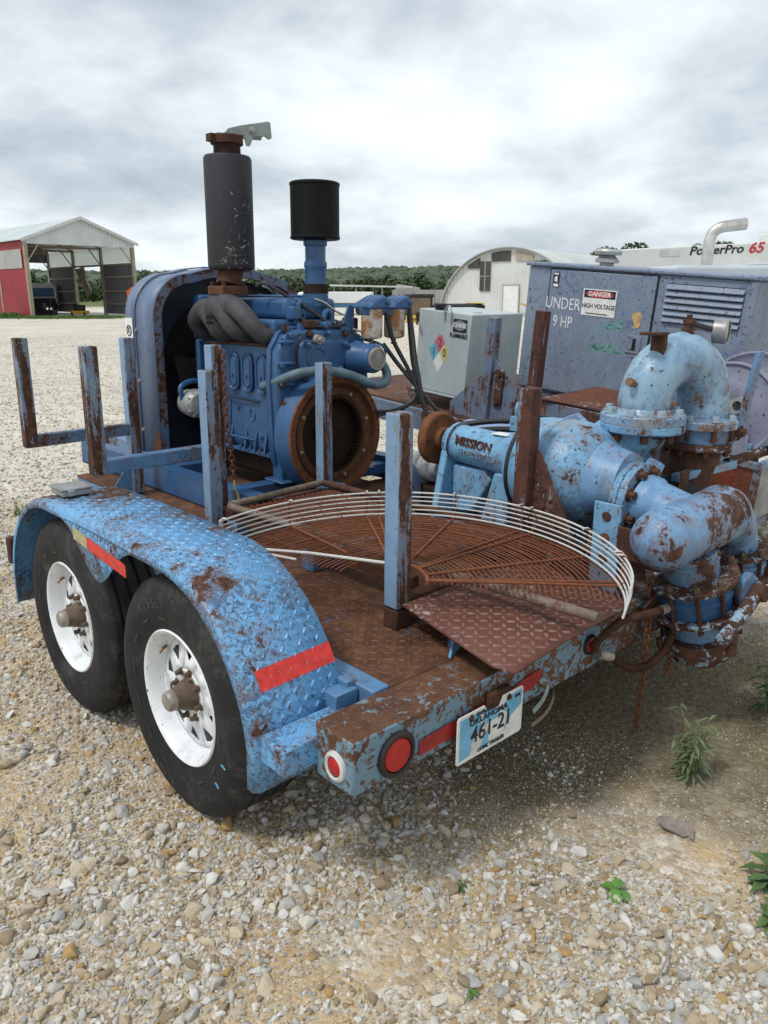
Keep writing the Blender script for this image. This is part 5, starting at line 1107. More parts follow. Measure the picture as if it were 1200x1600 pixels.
part('mesh_face', slat_mesh((.50, -.33, .375), (1, 0, 0), (0, 0, 1), 40, 16, .0215, .0028), 'galv', BK, kind='stuff')
part('mesh_side', slat_mesh((.46, .25, .40), (0, -1, 0), (0, 0, 1), 26, 16, .0215, .0028), 'wire_rust', BK, kind='stuff')
for z in (.36, .725): part('frame_bar', MB().box((.45, -.345, z - .02), (1.45, -.315, z + .02)), 'pump' if z > .5 else 'trailer2', BK, .004); part('frame_bar', MB().box((.44, -.345, z - .02), (.475, .3, z + .02)), 'trailer2', BK, .004)
part('corner_bar', MB().box((.455, -.35, .36), (.49, -.31, .73)), 'trailer2', BK, .004)
part('floor', MB().box((.46, -.32, .345), (1.44, .3, .355)), 'rustdark', BK)
single('red_box', MB().box((.58, -.16, .358), (.86, .22, .66)), 'redpaint', 'dark red steel box standing inside the mesh basket', 'box', FG, (.72, 0, .358), bevel=.01)

# ---- grey fuel tank
TK = thing('fuel_tank', 'pale grey steel fuel tank with FLAMMABLE label and hazard diamond', 'tank', (.35, 1.8, .82), FG)
part('tank_body', MB().box((.05, 1.545, .825), (.62, 2.035, 1.392)), 'tank', TK, .008)
part('filler_cap', MB().lathe((.11, 1.88, 1.392), (0, 0, 1), [(0, .045), (.02, .045), (.022, .055), (.04, .056), (.045, .05), (.045, 0)], 24), 'black', TK)
part('lifting_loop', MB().tube(spline([(.043, 1.78, 1.33), (.04, 1.78, 1.39), (.043, 1.765, 1.425), (.043, 1.735, 1.425), (.04, 1.72, 1.39), (.043, 1.72, 1.32)], 5), .006, 8), 'galv', TK)
part('bung', MB().lathe((.22, 1.64, 1.392), (0, 0, 1), [(0, .03), (.008, .028), (.008, 0)], 16), 'tank', TK)
dc, q = V(.0488, 1.815, 1.105), .105
def dq(a, b): return dc + V(0, -1, 0) * a * q * .95 + V(0, 0, 1) * b * q * 1.3
for nm, pts, m in (('blue_quarter', [(-1, .12), (-.5, .5), (0, 0), (-.5, -.5)], 'nblue'), ('red_quarter', [(-.5, .5), (-.1, .9), (.2, .88), (.5, .5), (0, 0)], 'nred'), ('yellow_quarter', [(.5, .5), (.82, .2), (.92, -.05), (.5, -.5), (0, 0)], 'nyel'), ('white_quarter', [(-.5, -.5), (0, 0), (.5, -.5), (.0, -1)], 'platewhite')):
    b = MB(); b.add([dq(*p_) for p_ in pts], [tuple(range(len(pts)))]); part(nm, b, m, TK)
for tx, a, b_ in (('1', -.5, .02), ('2', .05, .5), ('0', .52, 0)): lettering('hazard_number', tx, .085, dq(a, b_) + V(-.001, 0, 0), (0, -1, 0), (0, 0, 1), 'grey_ink', TK, .0003, .002, 0, .8)
part('black_label', MB().box((.0465, 1.575, 1.265), (.0485, 1.70, 1.352)), 'ink', TK, .002)
b = MB()
b.add([V(.0458, 1.638 + .056 * math.cos(a) * (1 if abs(math.cos(a)) < .8 else .95), 1.31 + .034 * math.sin(a)) for a in [2 * math.pi * k / 24 for k in range(24)]], [tuple(range(24))]); part('label_oval', b, 'zinc', TK)
lettering('label_print', 'CNRSE', .04, (.0452, 1.638, 1.31), (0, -1, 0), (0, 0, 1), 'platewhite', TK, .0003, .001)
lettering('tank_lettering', 'FLAMMABLE', .041, (.0478, 1.645, 1.238), (0, -1, 0), (0, 0, 1), 'ink', TK, .0004, .0012, 0, .72)
part('drain_valve', MB().cyl((.02, 2.02, .90), (.055, 2.02, .90), .02, None, 12).cyl((.03, 2.04, .86), (.03, 2.04, .94), .012, None, 10).bar((.03, 2.0, .94), (.03, 2.09, .94), .012, .012), 'black', TK)
part('side_valve', MB().cyl((.06, 2.05, 1.30), (.06, 2.05, 1.36), .02, None, 12).bar((.06, 2.06, 1.29), (.0, 2.0, 1.285), .018, .012), 'rust', TK)
part('bottom_lip', MB().box((.03, 1.53, .812), (.64, 2.05, .824)), 'tank', TK, .002)
part('outlet_fitting', MB().cyl((.0, 2.12, .70), (.2, 2.1, .72), .025, None, 12).cyl((.02, 2.0, .66), (.02, 2.0, .79), .04, None, 12).cyl((.02, 2.05, .72), (.02, 1.95, .72), .05, None, 12), 'hub', TK)

# ---- generator set
GE = thing('generator', 'faded violet-grey generator cabinet with louvres and a DANGER HIGH VOLTAGE sign', 'generator', (1.5, .95, .80), FG)
part('cabinet', MB().box((1.006, .10, .80), (2.0, 1.82, 1.715)), 'genset', GE, .008)
part('roof', MB().box((.985, .075, 1.715), (2.02, 1.845, 1.745)), 'genset', GE, .01)
part('skid', MB().box((1.02, .12, .72), (1.98, 1.8, .80)), 'trailer2', GE, .01)
part('corner_trim', MB().box((.998, .094, .80), (1.03, .13, 1.714)), 'genset', GE, .003)
dr = part('door', MB().box((.994, .755, .815), (1.004, 1.61, 1.70)), 'genset', GE, .004)
part('door_seam', MB().box((.9985, .743, .81), (1.0045, .752, 1.705)).box((.9985, 1.613, .81), (1.0045, 1.62, 1.705)).box((.9985, .74, 1.702), (1.0045, 1.62, 1.708)), 'dark', GE)
lt = part('latch', MB().box((.986, .80, 1.18), (.9935, .91, 1.30)), 'genset', dr, .003); part('latch_cup', MB().box((.9845, .835, 1.20), (.9862, .885, 1.28)), 'dark', lt); part('latch_paddle', MB().box((.981, .86, 1.205), (.985, .89, 1.275)), 'genset', lt, .002)
lv = part('louvre_recess', MB().box((1.0035, .16, 1.41), (1.0055, .68, 1.665)), 'dark', GE)
for k in range(6):
    z = 1.42 + k * .042; part('louvre', MB().prism([(1.004, .16, z), (.985, .16, z - .004), (.984, .16, z + .002), (1.004, .16, z + .031)], (0, .52, 0)), 'genset', lv, .001)
dn = part('danger_sign', MB().box((.9905, 1.035, 1.40), (.9935, 1.31, 1.585)), 'platewhite', dr, .001)
part('sign_header', MB().box((.9893, 1.045, 1.525), (.9904, 1.30, 1.578)), 'ink', dn); b = MB(); b.add([V(.9888, 1.1725 + .112 * math.cos(a), 1.551 + .024 * math.sin(a)) for a in [2 * math.pi * k / 28 for k in range(28)]], [tuple(range(28))]); part('sign_oval', b, 'signred', dn)
lettering('sign_lettering', 'DANGER', .045, (.9882, 1.1725, 1.551), (0, -1, 0), (0, 0, 1), 'platewhite', dn, .0003, .0012); lettering('sign_lettering', 'HIGH VOLTAGE', .044, (.9896, 1.1725, 1.467), (0, -1, 0), (0, 0, 1), 'ink', dn, .0003, .0008, 0, .86)
part('sign_small_print', MB().box((.9896, 1.09, 1.412), (.9903, 1.27, 1.42)), 'grey_ink', dn)
lettering('stencil_lettering', 'UNDER', .118, (.9925, 1.475, 1.46), (0, -1, 0), (0, 0, 1), 'stencil', dr, .0004, 0, 0, .78); lettering('stencil_lettering', '9 HP', .118, (.9925, 1.46, 1.33), (0, -1, 0), (0, 0, 1), 'stencil', dr, .0004, 0, 0, .72)
part('data_plate', MB().box((.9915, 1.53, 1.575), (.9938, 1.585, 1.68)), 'ink', dr); part('data_print', MB().box((.9908, 1.536, 1.58), (.9914, 1.579, 1.60)).box((.9908, 1.54, 1.665), (.9914, 1.579, 1.676)).prism([(.991, 1.545, 1.61), (.991, 1.575, 1.62), (.991, 1.57, 1.65), (.991, 1.55, 1.655)], (.0003, 0, 0)), 'platewhite', dr)
part('inspection_tag', MB().prism([(.9915, 1.0 - .14 + .0, 1.355), (.9915, .895, 1.365), (.9915, .87, 1.345), (.9915, .80 + .03, 1.36), (.9915, .82, 1.43), (.9915, .84, 1.46), (.9915, .88, 1.455), (.9915, .90, 1.43)], (.0015, 0, 0)), 'yellowtag', dr)
gp_ = MB(); gr = random.Random(3)
for k in range(70):
    y, z = gr.choice(((1.08, 1.345), (1.0, 1.35), (1.17, 1.18), (1.05, 1.19))); y += gr.gauss(0, .045); z += gr.gauss(0, .02)
    if (.82 < y < .915 and 1.16 < z < 1.47) or z > 1.385: continue
    s_ = gr.uniform(.006, .02); gp_.add([V(.9934, y - s_, z - s_ * .5), V(.9934, y + s_, z - s_ * .5), V(.9934, y + s_, z + s_ * .5), V(.9934, y - s_, z + s_ * .5)], [(0, 1, 2, 3)])
part('faded_overspray', gp_, 'green', dr, kind='stuff')
rv = part('roof_vent', MB().lathe((1.15, 1.25, 1.745), (0, 0, 1), [(0, .05), (.02, .05), (.025, .085), (.045, .085), (.055, .07), (.075, .05), (.078, .095), (.10, .10), (.115, .09), (.12, 0)], 24), 'galv', GE)
# ---- hose reel
HR = thing('hose_reel', 'lavender-grey hose reel with red edges beside the generator end', 'hose reel', (.75, -.05, .70), FG)
def disc(x, r, nm): return part(nm, MB().lathe((x, -.05, .985), (1, 0, 0), [(0, 0), (0, r * .25), (-.006, r * .3), (-.006, r * .6), (.004, r * .66), (.004, r * .9), (-.01, r * .96), (-.006, r), (.01, r), (.014, r * .9), (.014, 0)], 56), 'reel', HR)
disc(.60, .285, 'reel_disc'); disc(.92, .33, 'reel_disc')
part('drum', MB().cyl((.61, -.05, .985), (.92, -.05, .985), .17, None, 36), 'reel', HR)
for k in range(7): part('hose_coil', MB().tube([(.64 + k * .04, -.05 + .2 * math.cos(a), .985 + .2 * math.sin(a)) for a in [2 * math.pi * j / 32 for j in range(32)]], .02, 8, True), 'signred' if k % 3 == 2 else 'reel', HR)
part('hub_plate', MB().prism([V(.585, -.095 + a, 1.02 + b_) for a, b_ in ((-.06, -.02), (.02, -.06), (.06, .02), (-.02, .06))], (.006, 0, 0)), 'galv', HR, .002); part('hub_hole', MB().lathe((.586, -.095, 1.02), (-1, 0, 0), [(0, .028), (.004, .026), (.001, .022), (.001, 0)], 20), 'dark', HR)
part('reel_foot', MB().prism([(.56, .02, .73), (.56, -.22, .73), (.56, -.20, .86), (.56, -.12, .94), (.56, .0, .94)], (.02, 0, 0)), 'reel', HR, .006); part('reel_arm', MB().bar((.57, -.2, .80), (1.0, -.24, .80), .05, .035), 'pump', HR, .004)
part('reel_base', MB().box((.54, -.24, .716), (1.0, .12, .735)), 'rust', HR, .004)

# ================================================================ machines behind the generator
GM = thing('grey_machine', 'pale blue-grey machine cover with a chrome exhaust stack behind the generator', 'machine', loc=(5.0, 9.6, -.14), rot=(0, 0, R(2)))
part('cover', MB().box((-1.85, -.7, .6), (2.4, .9, 2.09)), 'machinegrey', GM, .04, seg=3); part('hood', MB().box((-.9, -.6, 2.085), (2.4, .8, 2.12)), 'machinegrey', GM, .015)
part('chassis', MB().box((-1.9, -.6, .35), (2.4, .8, .6)), 'black', GM, .02)
for x in (-1.3, 1.7): part('wheel', MB().lathe((x, -.75, .4), (0, 1, 0), [(0, 0), (.02, .2), (0, .25), (.0, .36), (.04, .4), (.22, .4), (.25, .3)], 32), 'tyre', GM)
for x in (.35, .62): part('cover_hole', MB().lathe((x, -.701, 1.99), (0, -1, 0), [(0, .03), (.004, .03), (.004, 0)], 14), 'dark', GM)
pp = spline([(-1.13, .1, 2.1), (-1.13, .1, 2.36), (-1.10, .1, 2.48), (-1.02, .08, 2.54), (-.90, .06, 2.56), (-.74, .05, 2.58)], 6); part('exhaust_stack', MB().tube(pp, [.066] * (len(pp) - 6) + [.069] * 6, 24), 'chrome', GM); part('exhaust_bore', MB().lathe((-.738, .05, 2.58), (-1, .05, 0), [(0, .06), (.06, .06), (.06, 0)], 18), 'dark', GM)
BL = thing('boom_lift', 'white boom lift with PowerPro 65 lettering stretching behind the grey machine', 'boom lift', loc=(5.6, 13.4, 0), rot=(0, 0, R(-1)))
part('boom', MB().prism([(-1.9, -.2, 2.02), (3.6, -.2, 2.14), (3.6, -.2, 2.60), (-1.9, -.2, 2.34)], (0, .4, 0)), 'boom', BL, .02); part('boom_end', MB().box((.68, -.26, 2.10), (3.6, .26, 2.60)), 'boom', BL, .02)
lettering('boom_lettering', 'PowerPro', .19, (-.17, -.203, 2.335), (1, 0, .045), (-.045, 0, 1), 'ink', BL, .002, .004, .22, 1.12); lettering('boom_lettering', '65', .225, (.47, -.203, 2.365), (1, 0, .045), (-.045, 0, 1), 'signred', BL, .002, .006, .22, 1.1)
part('boom_plate', MB().box((-1.1, -.206, 2.235), (-.78, -.2, 2.345)), 'offwhite', BL, .01); part('turret', MB().box((-.2, -.7, .9), (3.4, .7, 2.03)), 'boom', BL, .05); part('chassis', MB().box((-1.2, -.9, .5), (3.2, .9, .9)), 'machinegrey', BL, .03)
for x in (-.7, 2.7):
    for y in (-1.05, .8): part('wheel', MB().lathe((x, y, .5), (0, 1, 0), [(0, 0), (.02, .28), (0, .3), (0, .46), (.05, .5), (.22, .5), (.25, .4), (.25, 0)], 32), 'tyre', BL)

# ================================================================ barn
def corr(p0, d, n_, w, z0, z1, amp=.02, zt=None):
    """a corrugated sheet wall from p0 along d; zt gives the top edge height by distance"""
    b = MB(); p0 = V(p0); d = V(d).normalized(); nr = V(0, 0, 1).cross(d); A, B = [], []
    for k in range(n_ * 4 + 1):
        s_ = k * w / (n_ * 4); o = amp * (0, 1, 1, 0)[k % 4]; q = p0 + d * s_ + nr * o
        A.append(q + V(0, 0, z0)); B.append(q + V(0, 0, z1 if zt is None else zt(s_)))
    return b.strip(A, B)
BN = thing('open_barn', 'open-fronted pole barn with red side wall and grey metal gable across the yard', 'barn', loc=(-25.3, 57, 0), rot=(0, 0, R(44.6)))
BW, BLn, EV, PK = 8.3, 16.4, 5.42, 7.0      # x across the open gable, y back along the barn
def roofz(x): return EV + (PK - EV) * (1 - abs(x - BW / 2) / (BW / 2))
part('side_wall', corr((0, BLn, 0), (0, -1, 0), 48, BLn, .0, EV - .1, .03), 'barnred', BN, ang=20); part('wall_light', corr((-.05, BLn - .6, 0), (0, -1, 0), 46, BLn - 1.2, 3.45, 4.75, .03), 'barntrim', BN, ang=20)
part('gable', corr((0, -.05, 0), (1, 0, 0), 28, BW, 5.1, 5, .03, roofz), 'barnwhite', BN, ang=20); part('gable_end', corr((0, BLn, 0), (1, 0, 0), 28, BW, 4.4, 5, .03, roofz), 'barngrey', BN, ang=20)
for s_ in (0, 1):
    e0 = V(-.25 if s_ == 0 else BW + .25, -.25, EV - .1); r0 = V(BW / 2, -.25, PK + .02)
    part('roof_slope', MB().prism([e0, r0, r0 + V(0, 0, .06), e0 + V(0, 0, .06)], (0, BLn + .5, 0)), 'barnroof', BN); part('fascia', MB().prism([e0 + V(0, -.03, -.12), r0 + V(0, -.03, -.12), r0 + V(0, -.03, .1), e0 + V(0, -.03, .1)], (0, -.03, 0)), 'barnwhite', BN)
for x in (.1, BW - .1):
    for k in range(4): part('pole', MB().box((x - .12, k * 5.43 - .02, 0), (x + .12, k * 5.43 + .24, EV - .15)), 'timber', BN)
for k in range(4):
    part('truss', MB().bar((0, k * 5.43 + .1, EV - .2), (BW, k * 5.43 + .1, EV - .2), .1, .16).bar((0, k * 5.43 + .1, EV - .2), (BW / 2, k * 5.43 + .1, PK - .15), .1, .12).bar((BW, k * 5.43 + .1, EV - .2), (BW / 2, k * 5.43 + .1, PK - .15), .1, .12), 'timber', BN)
    for x, sg in ((.2, 1), (BW - .2, -1)): part('knee_brace', MB().bar((x, k * 5.43 + .1, EV - 1.5), (x + sg * .9, k * 5.43 + .1, EV - .25), .06, .08), 'timber', BN)
part('eave_panel', corr((BW - .02, .25, 0), (0, 1, 0), 60, BLn - .4, 4.05, EV - .15, .03), 'panelpale', BN, ang=20)
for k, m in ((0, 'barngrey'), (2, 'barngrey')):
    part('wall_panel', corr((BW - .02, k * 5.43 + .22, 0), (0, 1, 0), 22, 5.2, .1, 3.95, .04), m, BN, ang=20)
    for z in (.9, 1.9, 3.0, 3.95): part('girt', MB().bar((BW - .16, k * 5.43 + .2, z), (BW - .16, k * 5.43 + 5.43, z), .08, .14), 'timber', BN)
part('girt', MB().bar((BW - .1, 5.5, 3.95), (BW - .1, 10.9, 3.95), .1, .16), 'timber', BN)
rg = MB(); A, B = [], []
for k in range(13):
    t = k / 12; A.append(V(BW - .25 - .05 * math.sin(k * 2.1), 8.6 + t * 1.9, 3.9 - .15 * t)); B.append(V(BW - .35 - .12 * (k % 2), 7.4 + t * .9 - .5 * math.sin(t * 3), 1.35 + .5 * (1 - t) + .12 * (k % 3)))
mid_ = [a.lerp(b_, .5) + V(-.12 * (k % 2), 0, 0) for k, (a, b_) in enumerate(zip(A, B))]
part('torn_sheet', rg.strip(A, mid_).strip(mid_, B), 'rag', BN)
single('concrete_wall', MB().box((-24.4, 79.6, 0), (-19.4, 80.0, 1.9)), 'concrete', 'far pale concrete wall seen through the torn bay of the barn', 'wall', None, (-21.9, 79.8, 0), bevel=.02)  # a concrete wall standing beyond the barn
PT = thing('parked_truck', 'white and blue parked truck half hidden behind the barn pole', 'truck', loc=(-31.2, 73.5, 0), rot=(0, 0, R(10)))
part('cab', MB().prism([(-1.2, -1, 1.0), (1.2, -1, 1.0), (1.2, -1, 2.3), (.9, -1, 2.6), (-.9, -1, 2.6), (-1.2, -1, 2.3)], (0, 2.4, 0)), 'white', PT, .06); part('windscreen', MB().box((-1.0, -1.03, 1.45), (1.0, -1.0, 2.2)), 'truckblue', PT, .02); part('grille', MB().box((-1.1, -1.5, .5), (1.1, -1.0, 1.3)), 'black', PT, .05)
for x in (-.95, .75): part('wheel', MB().lathe((x, -.4, .45), (1, 0, 0), [(0, 0), (0, .4), (.04, .45), (.2, .45), (.24, .4), (.24, 0)], 24), 'tyre', PT)
YM = thing('yellow_mower', 'small yellow and black machine on the barn floor', 'mower', loc=(-24.0, 62.6, 0)); part('deck', MB().box((-.6, -.4, .15), (.6, .5, .4)), 'yellow', YM, .05); part('engine_cover', MB().box((-.25, -.2, .4), (.35, .4, .85)), 'black', YM, .05); part('seat', MB().box((-.5, .1, .4), (-.25, .5, .95)), 'black', YM, .05)
for x in (-.5, .5): part('wheel', MB().lathe((x - .06, -.3, .17), (1, 0, 0), [(0, 0), (0, .15), (.02, .17), (.1, .17), (.12, .15), (.12, 0)], 16), 'tyre', YM)
CLT = thing('barn_clutter', 'black scrap machinery heaped on the barn floor near the red wall', 'machinery', loc=(-26.2, 61.2, 0)); part('frame', MB().box((-.8, -.4, .1), (.9, .4, .5)).box((-.6, -.3, .5), (.1, .3, 1.0)), 'black', CLT, .05); part('mast', MB().bar((.4, 0, .5), (.6, 0, 1.35), .12, .12), 'black', CLT)
for k in range(4):
    single('stacked_tyre', MB().lathe((-14.55, 46.2, .11 + k * .225), (0, 0, 1), [(-.11, .28), (-.11, .36), (-.08, .42), (.08, .42), (.11, .36), (.11, .28), (.0, .25)], 32, closed=True), 'tyre', ('black tyre on the gravel, bottom of the stack beside the radiator housing', 'second black tyre from the ground in the stack beyond the radiator housing', 'third black tyre up in the stack beyond the radiator housing', 'top black tyre of the stack beyond the radiator housing')[k], 'tyre', None, (-14.55, 46.2, k * .225), 'tyres stacked in the yard')
OM = thing('orange_implement', 'orange machine arm poking out behind the radiator housing', 'machine', loc=(-14.0, 44.5, 0)); part('arm', MB().prism([(-.3, 0, 1.0), (.1, 0, .9), (.2, 0, 1.9), (.0, 0, 2.05), (-.35, 0, 1.8)], (0, .3, 0)), 'orange', OM, .04); part('base', MB().box((-.1, -.3, 0), (.8, .7, 1.0)), 'orange', OM, .04)

# ================================================================ quonset hut
QZ = .86
QH = thing('quonset_hut', 'white arched quonset hut with dark panes in its end wall', 'building', loc=(9.6, 62.5, 0), rot=(0, 0, R(-36)))
QR, QL = 5.95, 30
def qa(a, r=QR): return (r * math.cos(a) * 1.0, r * math.sin(a) * QZ)
rb = MB(); na = 64
for k in range(na):
    a0, a1 = math.pi * k / na, math.pi * (k + 1) / na
A = [V(qa(math.pi * k / na)[0], -.25, qa(math.pi * k / na)[1]) for k in range(na + 1)]
ring = []
for j in range(QL * 3 + 1):
    y = -.25 + j / 3; rr_ = QR + (.03 if j % 2 else 0); ring.append([V(rr_ * math.cos(math.pi * k / 32), y, rr_ * QZ * math.sin(math.pi * k / 32)) for k in range(33)])
for a_, b_ in zip(ring, ring[1:]): rb.strip(a_, b_)
part('arched_roof', rb, 'quonset', QH, ang=20)
trm = MB(); trm.tube([V(*(lambda p: (p[0], -.28, p[1]))(qa(math.pi * k / na, QR + .01))) for k in range(na + 1)], .07, 6); part('arch_trim', trm, 'barntrim', QH)
part('end_wall', corr((-QR + .06, 0, 0), (1, 0, 0), 40, QR * 2 - .12, 0, 1, .03, lambda s_: QZ * math.sqrt(max(.01, (QR - .02) ** 2 - (s_ - QR + .06) ** 2))), 'quonsetwall', QH, ang=20)
for x0, x1, z0, z1 in ((-2.4, -1.45, 1.9, 4.15), (2.2, 3.25, 2.0, 4.1)):
    wn_ = part('window', MB().box((x0, -.09, z0), (x1, -.05, z1)), 'darkpane', QH); part('mullion', MB().box((x0, -.12, (z0 + z1) / 2 - .03), (x1, -.09, (z0 + z1) / 2 + .03)), 'timber', wn_); part('mullion', MB().box(((x0 + x1) / 2 - .03, -.115, z0), ((x0 + x1) / 2 + .03, -.09, z1)), 'barntrim', wn_)
for x0, x1 in ((-3.5, -2.45), (-1.4, -.6), (-.55, .25), (.7, 2.15), (3.3, 3.7)):
    zt = QZ * math.sqrt((QR - .25) ** 2 - max(abs(x0), abs(x1)) ** 2); zl = min(4.12, zt - .25)
    part('fanlight', MB().prism([(x0, -.09, zl), (x1, -.09, zl), (x1, -.09, QZ * math.sqrt((QR - .25) ** 2 - x1 ** 2)), (x0, -.09, QZ * math.sqrt((QR - .25) ** 2 - x0 ** 2))], (0, .04, 0)), 'darkpane' if x0 < .5 else 'rag', QH)
dq_ = part('door', MB().box((-.25, -.1, 0), (1.05, -.05, 2.3)), 'white', QH, .01); part('door_frame', MB().box((-.33, -.13, 0), (-.25, -.1, 2.38)).box((1.05, -.13, 0), (1.13, -.1, 2.38)).box((-.33, -.13, 2.3), (1.13, -.1, 2.38)), 'barntrim', dq_)
part('base_band', MB().box((-QR, -.12, 0), (QR, -.08, .25)), 'concrete', QH)

# ---- things in the yard between engine and hut
FN = thing('metal_fence', 'grey corrugated sheet fence left of the quonset hut', 'fence', loc=(.8, 74, 0), rot=(0, 0, R(-6)))
for k in range(4): part('sheet', corr((k * 1.95, 0, 0), (1, 0, 0), 10, 1.9, .05, 2.05, .04), 'barntrim', FN, ang=20)
for k in range(5): part('post', MB().box((k * 1.95 - .06, .05, 0), (k * 1.95 + .0, .11, 2.0)), 'barntrim', FN)
BB = thing('brown_cabinet', 'brown and black cabinet standing on the gravel behind the fuel filters', 'cabinet', loc=(2.15, 50, 0), rot=(0, 0, R(20)))
part('panel', MB().box((-.75, -.7, .25), (.55, -.6, 1.45)), 'brownbox', BB, .03); part('case', MB().box((-.8, -.59, .1), (.75, .6, 1.6)), 'black', BB, .06); part('lid', MB().box((-.82, -.72, 1.46), (.78, .62, 1.66)), 'black', BB, .05); part('foot', MB().box((-.7, -.75, 0), (.9, -.4, .22)), 'black', BB, .03)
single('yellow_pump', MB().lathe((1.35, 48.2, .28), (1, .2, 0), [(0, 0), (0, .12), (.05, .2), (.35, .2), (.4, .14), (.6, .12), (.6, 0)], 16).box((1.3, 48.0, .0), (2.0, 48.4, .12)), 'yellow', 'small yellow pump on the gravel before the brown cabinet', 'pump', None, (1.6, 48.2, 0))
BT = thing('tractor_tyre', 'big black tractor tyre lying behind the grey fuel tank', 'tyre', loc=(5.1, 50, 0)); part('tread', MB().lathe((0, 0, .7), (0, 0, 1), [(-.35, .7), (-.38, 1.0), (-.28, 1.25), (.28, 1.25), (.38, 1.0), (.35, .7), (0, .62)], 48, closed=True), 'tyre', BT); part('pallet', MB().box((-1.1, -1.1, 0), (1.1, 1.1, .3)), 'timber', BT, .02)
part('strap', MB().box((.1, -.9, 1.085), (1.1, .2, 1.15)), 'yellow', BT, .02)
single('crate', MB().box((3.1, 51, 0), (4.2, 52.2, 1.0)), 'black', 'black crate between the brown cabinet and the tractor tyre', 'crate', None, (3.6, 51.6, 0), bevel=.06)
BM = thing('blue_machinery', 'dark blue machinery with yellow straps left of the generator cabinet', 'machinery', loc=(9.3, 49, 0)); part('body', MB().box((-.5, -.4, 0), (.9, .4, .95)), 'truckblue', BM, .1); part('valve', MB().lathe((-.2, 0, .95), (.2, 0, 1), [(0, .3), (.2, .28), (.22, .15), (.4, .14), (.4, 0)], 14), 'truckblue', BM); part('valve', MB().lathe((.5, 0, .95), (-.1, 0, 1), [(0, .3), (.2, .28), (.22, .15), (.45, .16), (.45, 0)], 14), 'truckblue', BM)
part('strap', MB().bar((-.9, 0, 1.1), (-.3, 0, .9), .12, .1), 'yellow', BM); part('strap', MB().bar((.1, -.42, 1.15), (.4, -.42, .8), .1, .1), 'yellow', BM)
WT = thing('white_trailer', 'long white flat-roofed trailer behind the air intake pipe', 'trailer', loc=(-4.3, 66, 0), rot=(0, 0, R(-3)))
part('box', MB().box((-1.5, -1, .95), (3.4, 1, 1.85)), 'white', WT, .05); part('chassis', MB().box((-1.5, -.9, .6), (3.4, .9, .94)), 'truckblue', WT, .03)
for x in (-.8, 2.4): part('wheel', MB().lathe((x, -1.0, .4), (0, 1, 0), [(0, 0), (0, .36), (.04, .4), (.2, .4), (.24, .36), (.24, 0)], 24), 'tyre', WT)
CN = thing('shade_canopy', 'long low white canopy roof on thin posts across the yard', 'canopy', loc=(-4.6, 70, 0)); part('roof', MB().prism([(0, -2, 2.32), (7.0, -2, 2.2), (7.0, -2, 2.3), (0, -2, 2.46)], (0, 3, 0)), 'offwhite', CN)
for x in (.3, 2.2, 4.4, 6.6): part('post', MB().box((x, -1.9, 0), (x + .08, -1.82, 2.25)), 'barntrim', CN)
WF = thing('white_truck_body', 'white rounded truck body beside the blue intake pipe', 'truck', loc=(-6.0, 63, 0)); part('cab', MB().prism([(-.8, -1, .7), (1.3, -1, .7), (1.35, -1, 1.3), (.9, -1, 1.75), (.0, -1, 1.85), (-.7, -1, 1.8)], (0, 1.8, 0)), 'white', WF, .12, seg=3); part('chassis', MB().box((-.9, -.9, .4), (1.4, .7, .7)), 'truckblue', WF, .03)
for x in (-.3, .9): part('wheel', MB().lathe((x, -1.0, .38), (0, 1, 0), [(0, 0), (0, .34), (.04, .38), (.2, .38), (.24, .34), (.24, 0)], 24), 'tyre', WF)
single('wire_stack', MB().prism([(1.0, 72, 2.05), (3.3, 72, 2.05), (3.2, 72, 2.25), (1.2, 72, 2.55)], (0, 1, 0)), 'barntrim', 'grey wire panels leaning on top of the corrugated fence', 'panels', None, (2.1, 72.5, 2.05))

# ================================================================ hills, woods and trees
hx = np.linspace(-1500, 1500, 121); hy = np.linspace(0, 1, 26)
HV = []
for t in hy:
    for x in hx:
        crest = 19 + 4 * math.sin(x * .0035 + 1.2) + 3 * math.sin(x * .011 + .4) + (-.003 * x)
        z = crest * (1 - (1 - t) ** 1.6) - 3 + 1.2 * math.sin(x * .03 + t * 9); HV.append((x, 330 + t * 570 + 40 * math.sin(x * .004), z))
n_ = len(hx); HF = [(j * n_ + i, j * n_ + i + 1, (j + 1) * n_ + i + 1, (j + 1) * n_ + i) for j in range(25) for i in range(n_ - 1)]
hm = bpy.data.meshes.new('hills'); hm.from_pydata(HV, [], HF); hm.shade_smooth(); hm.materials.append(M['forest']); ho = bpy.data.objects.new('hills', hm); C.objects.link(ho); ho['kind'] = 'structure'
def hill_z(x, y):
    t = np.clip((y - 330 - 40 * np.sin(x * .004)) / 570, 0, 1); crest = 19 + 4 * np.sin(x * .0035 + 1.2) + 3 * np.sin(x * .011 + .4) - .003 * x
    return crest * (1 - (1 - t) ** 1.6) - 3
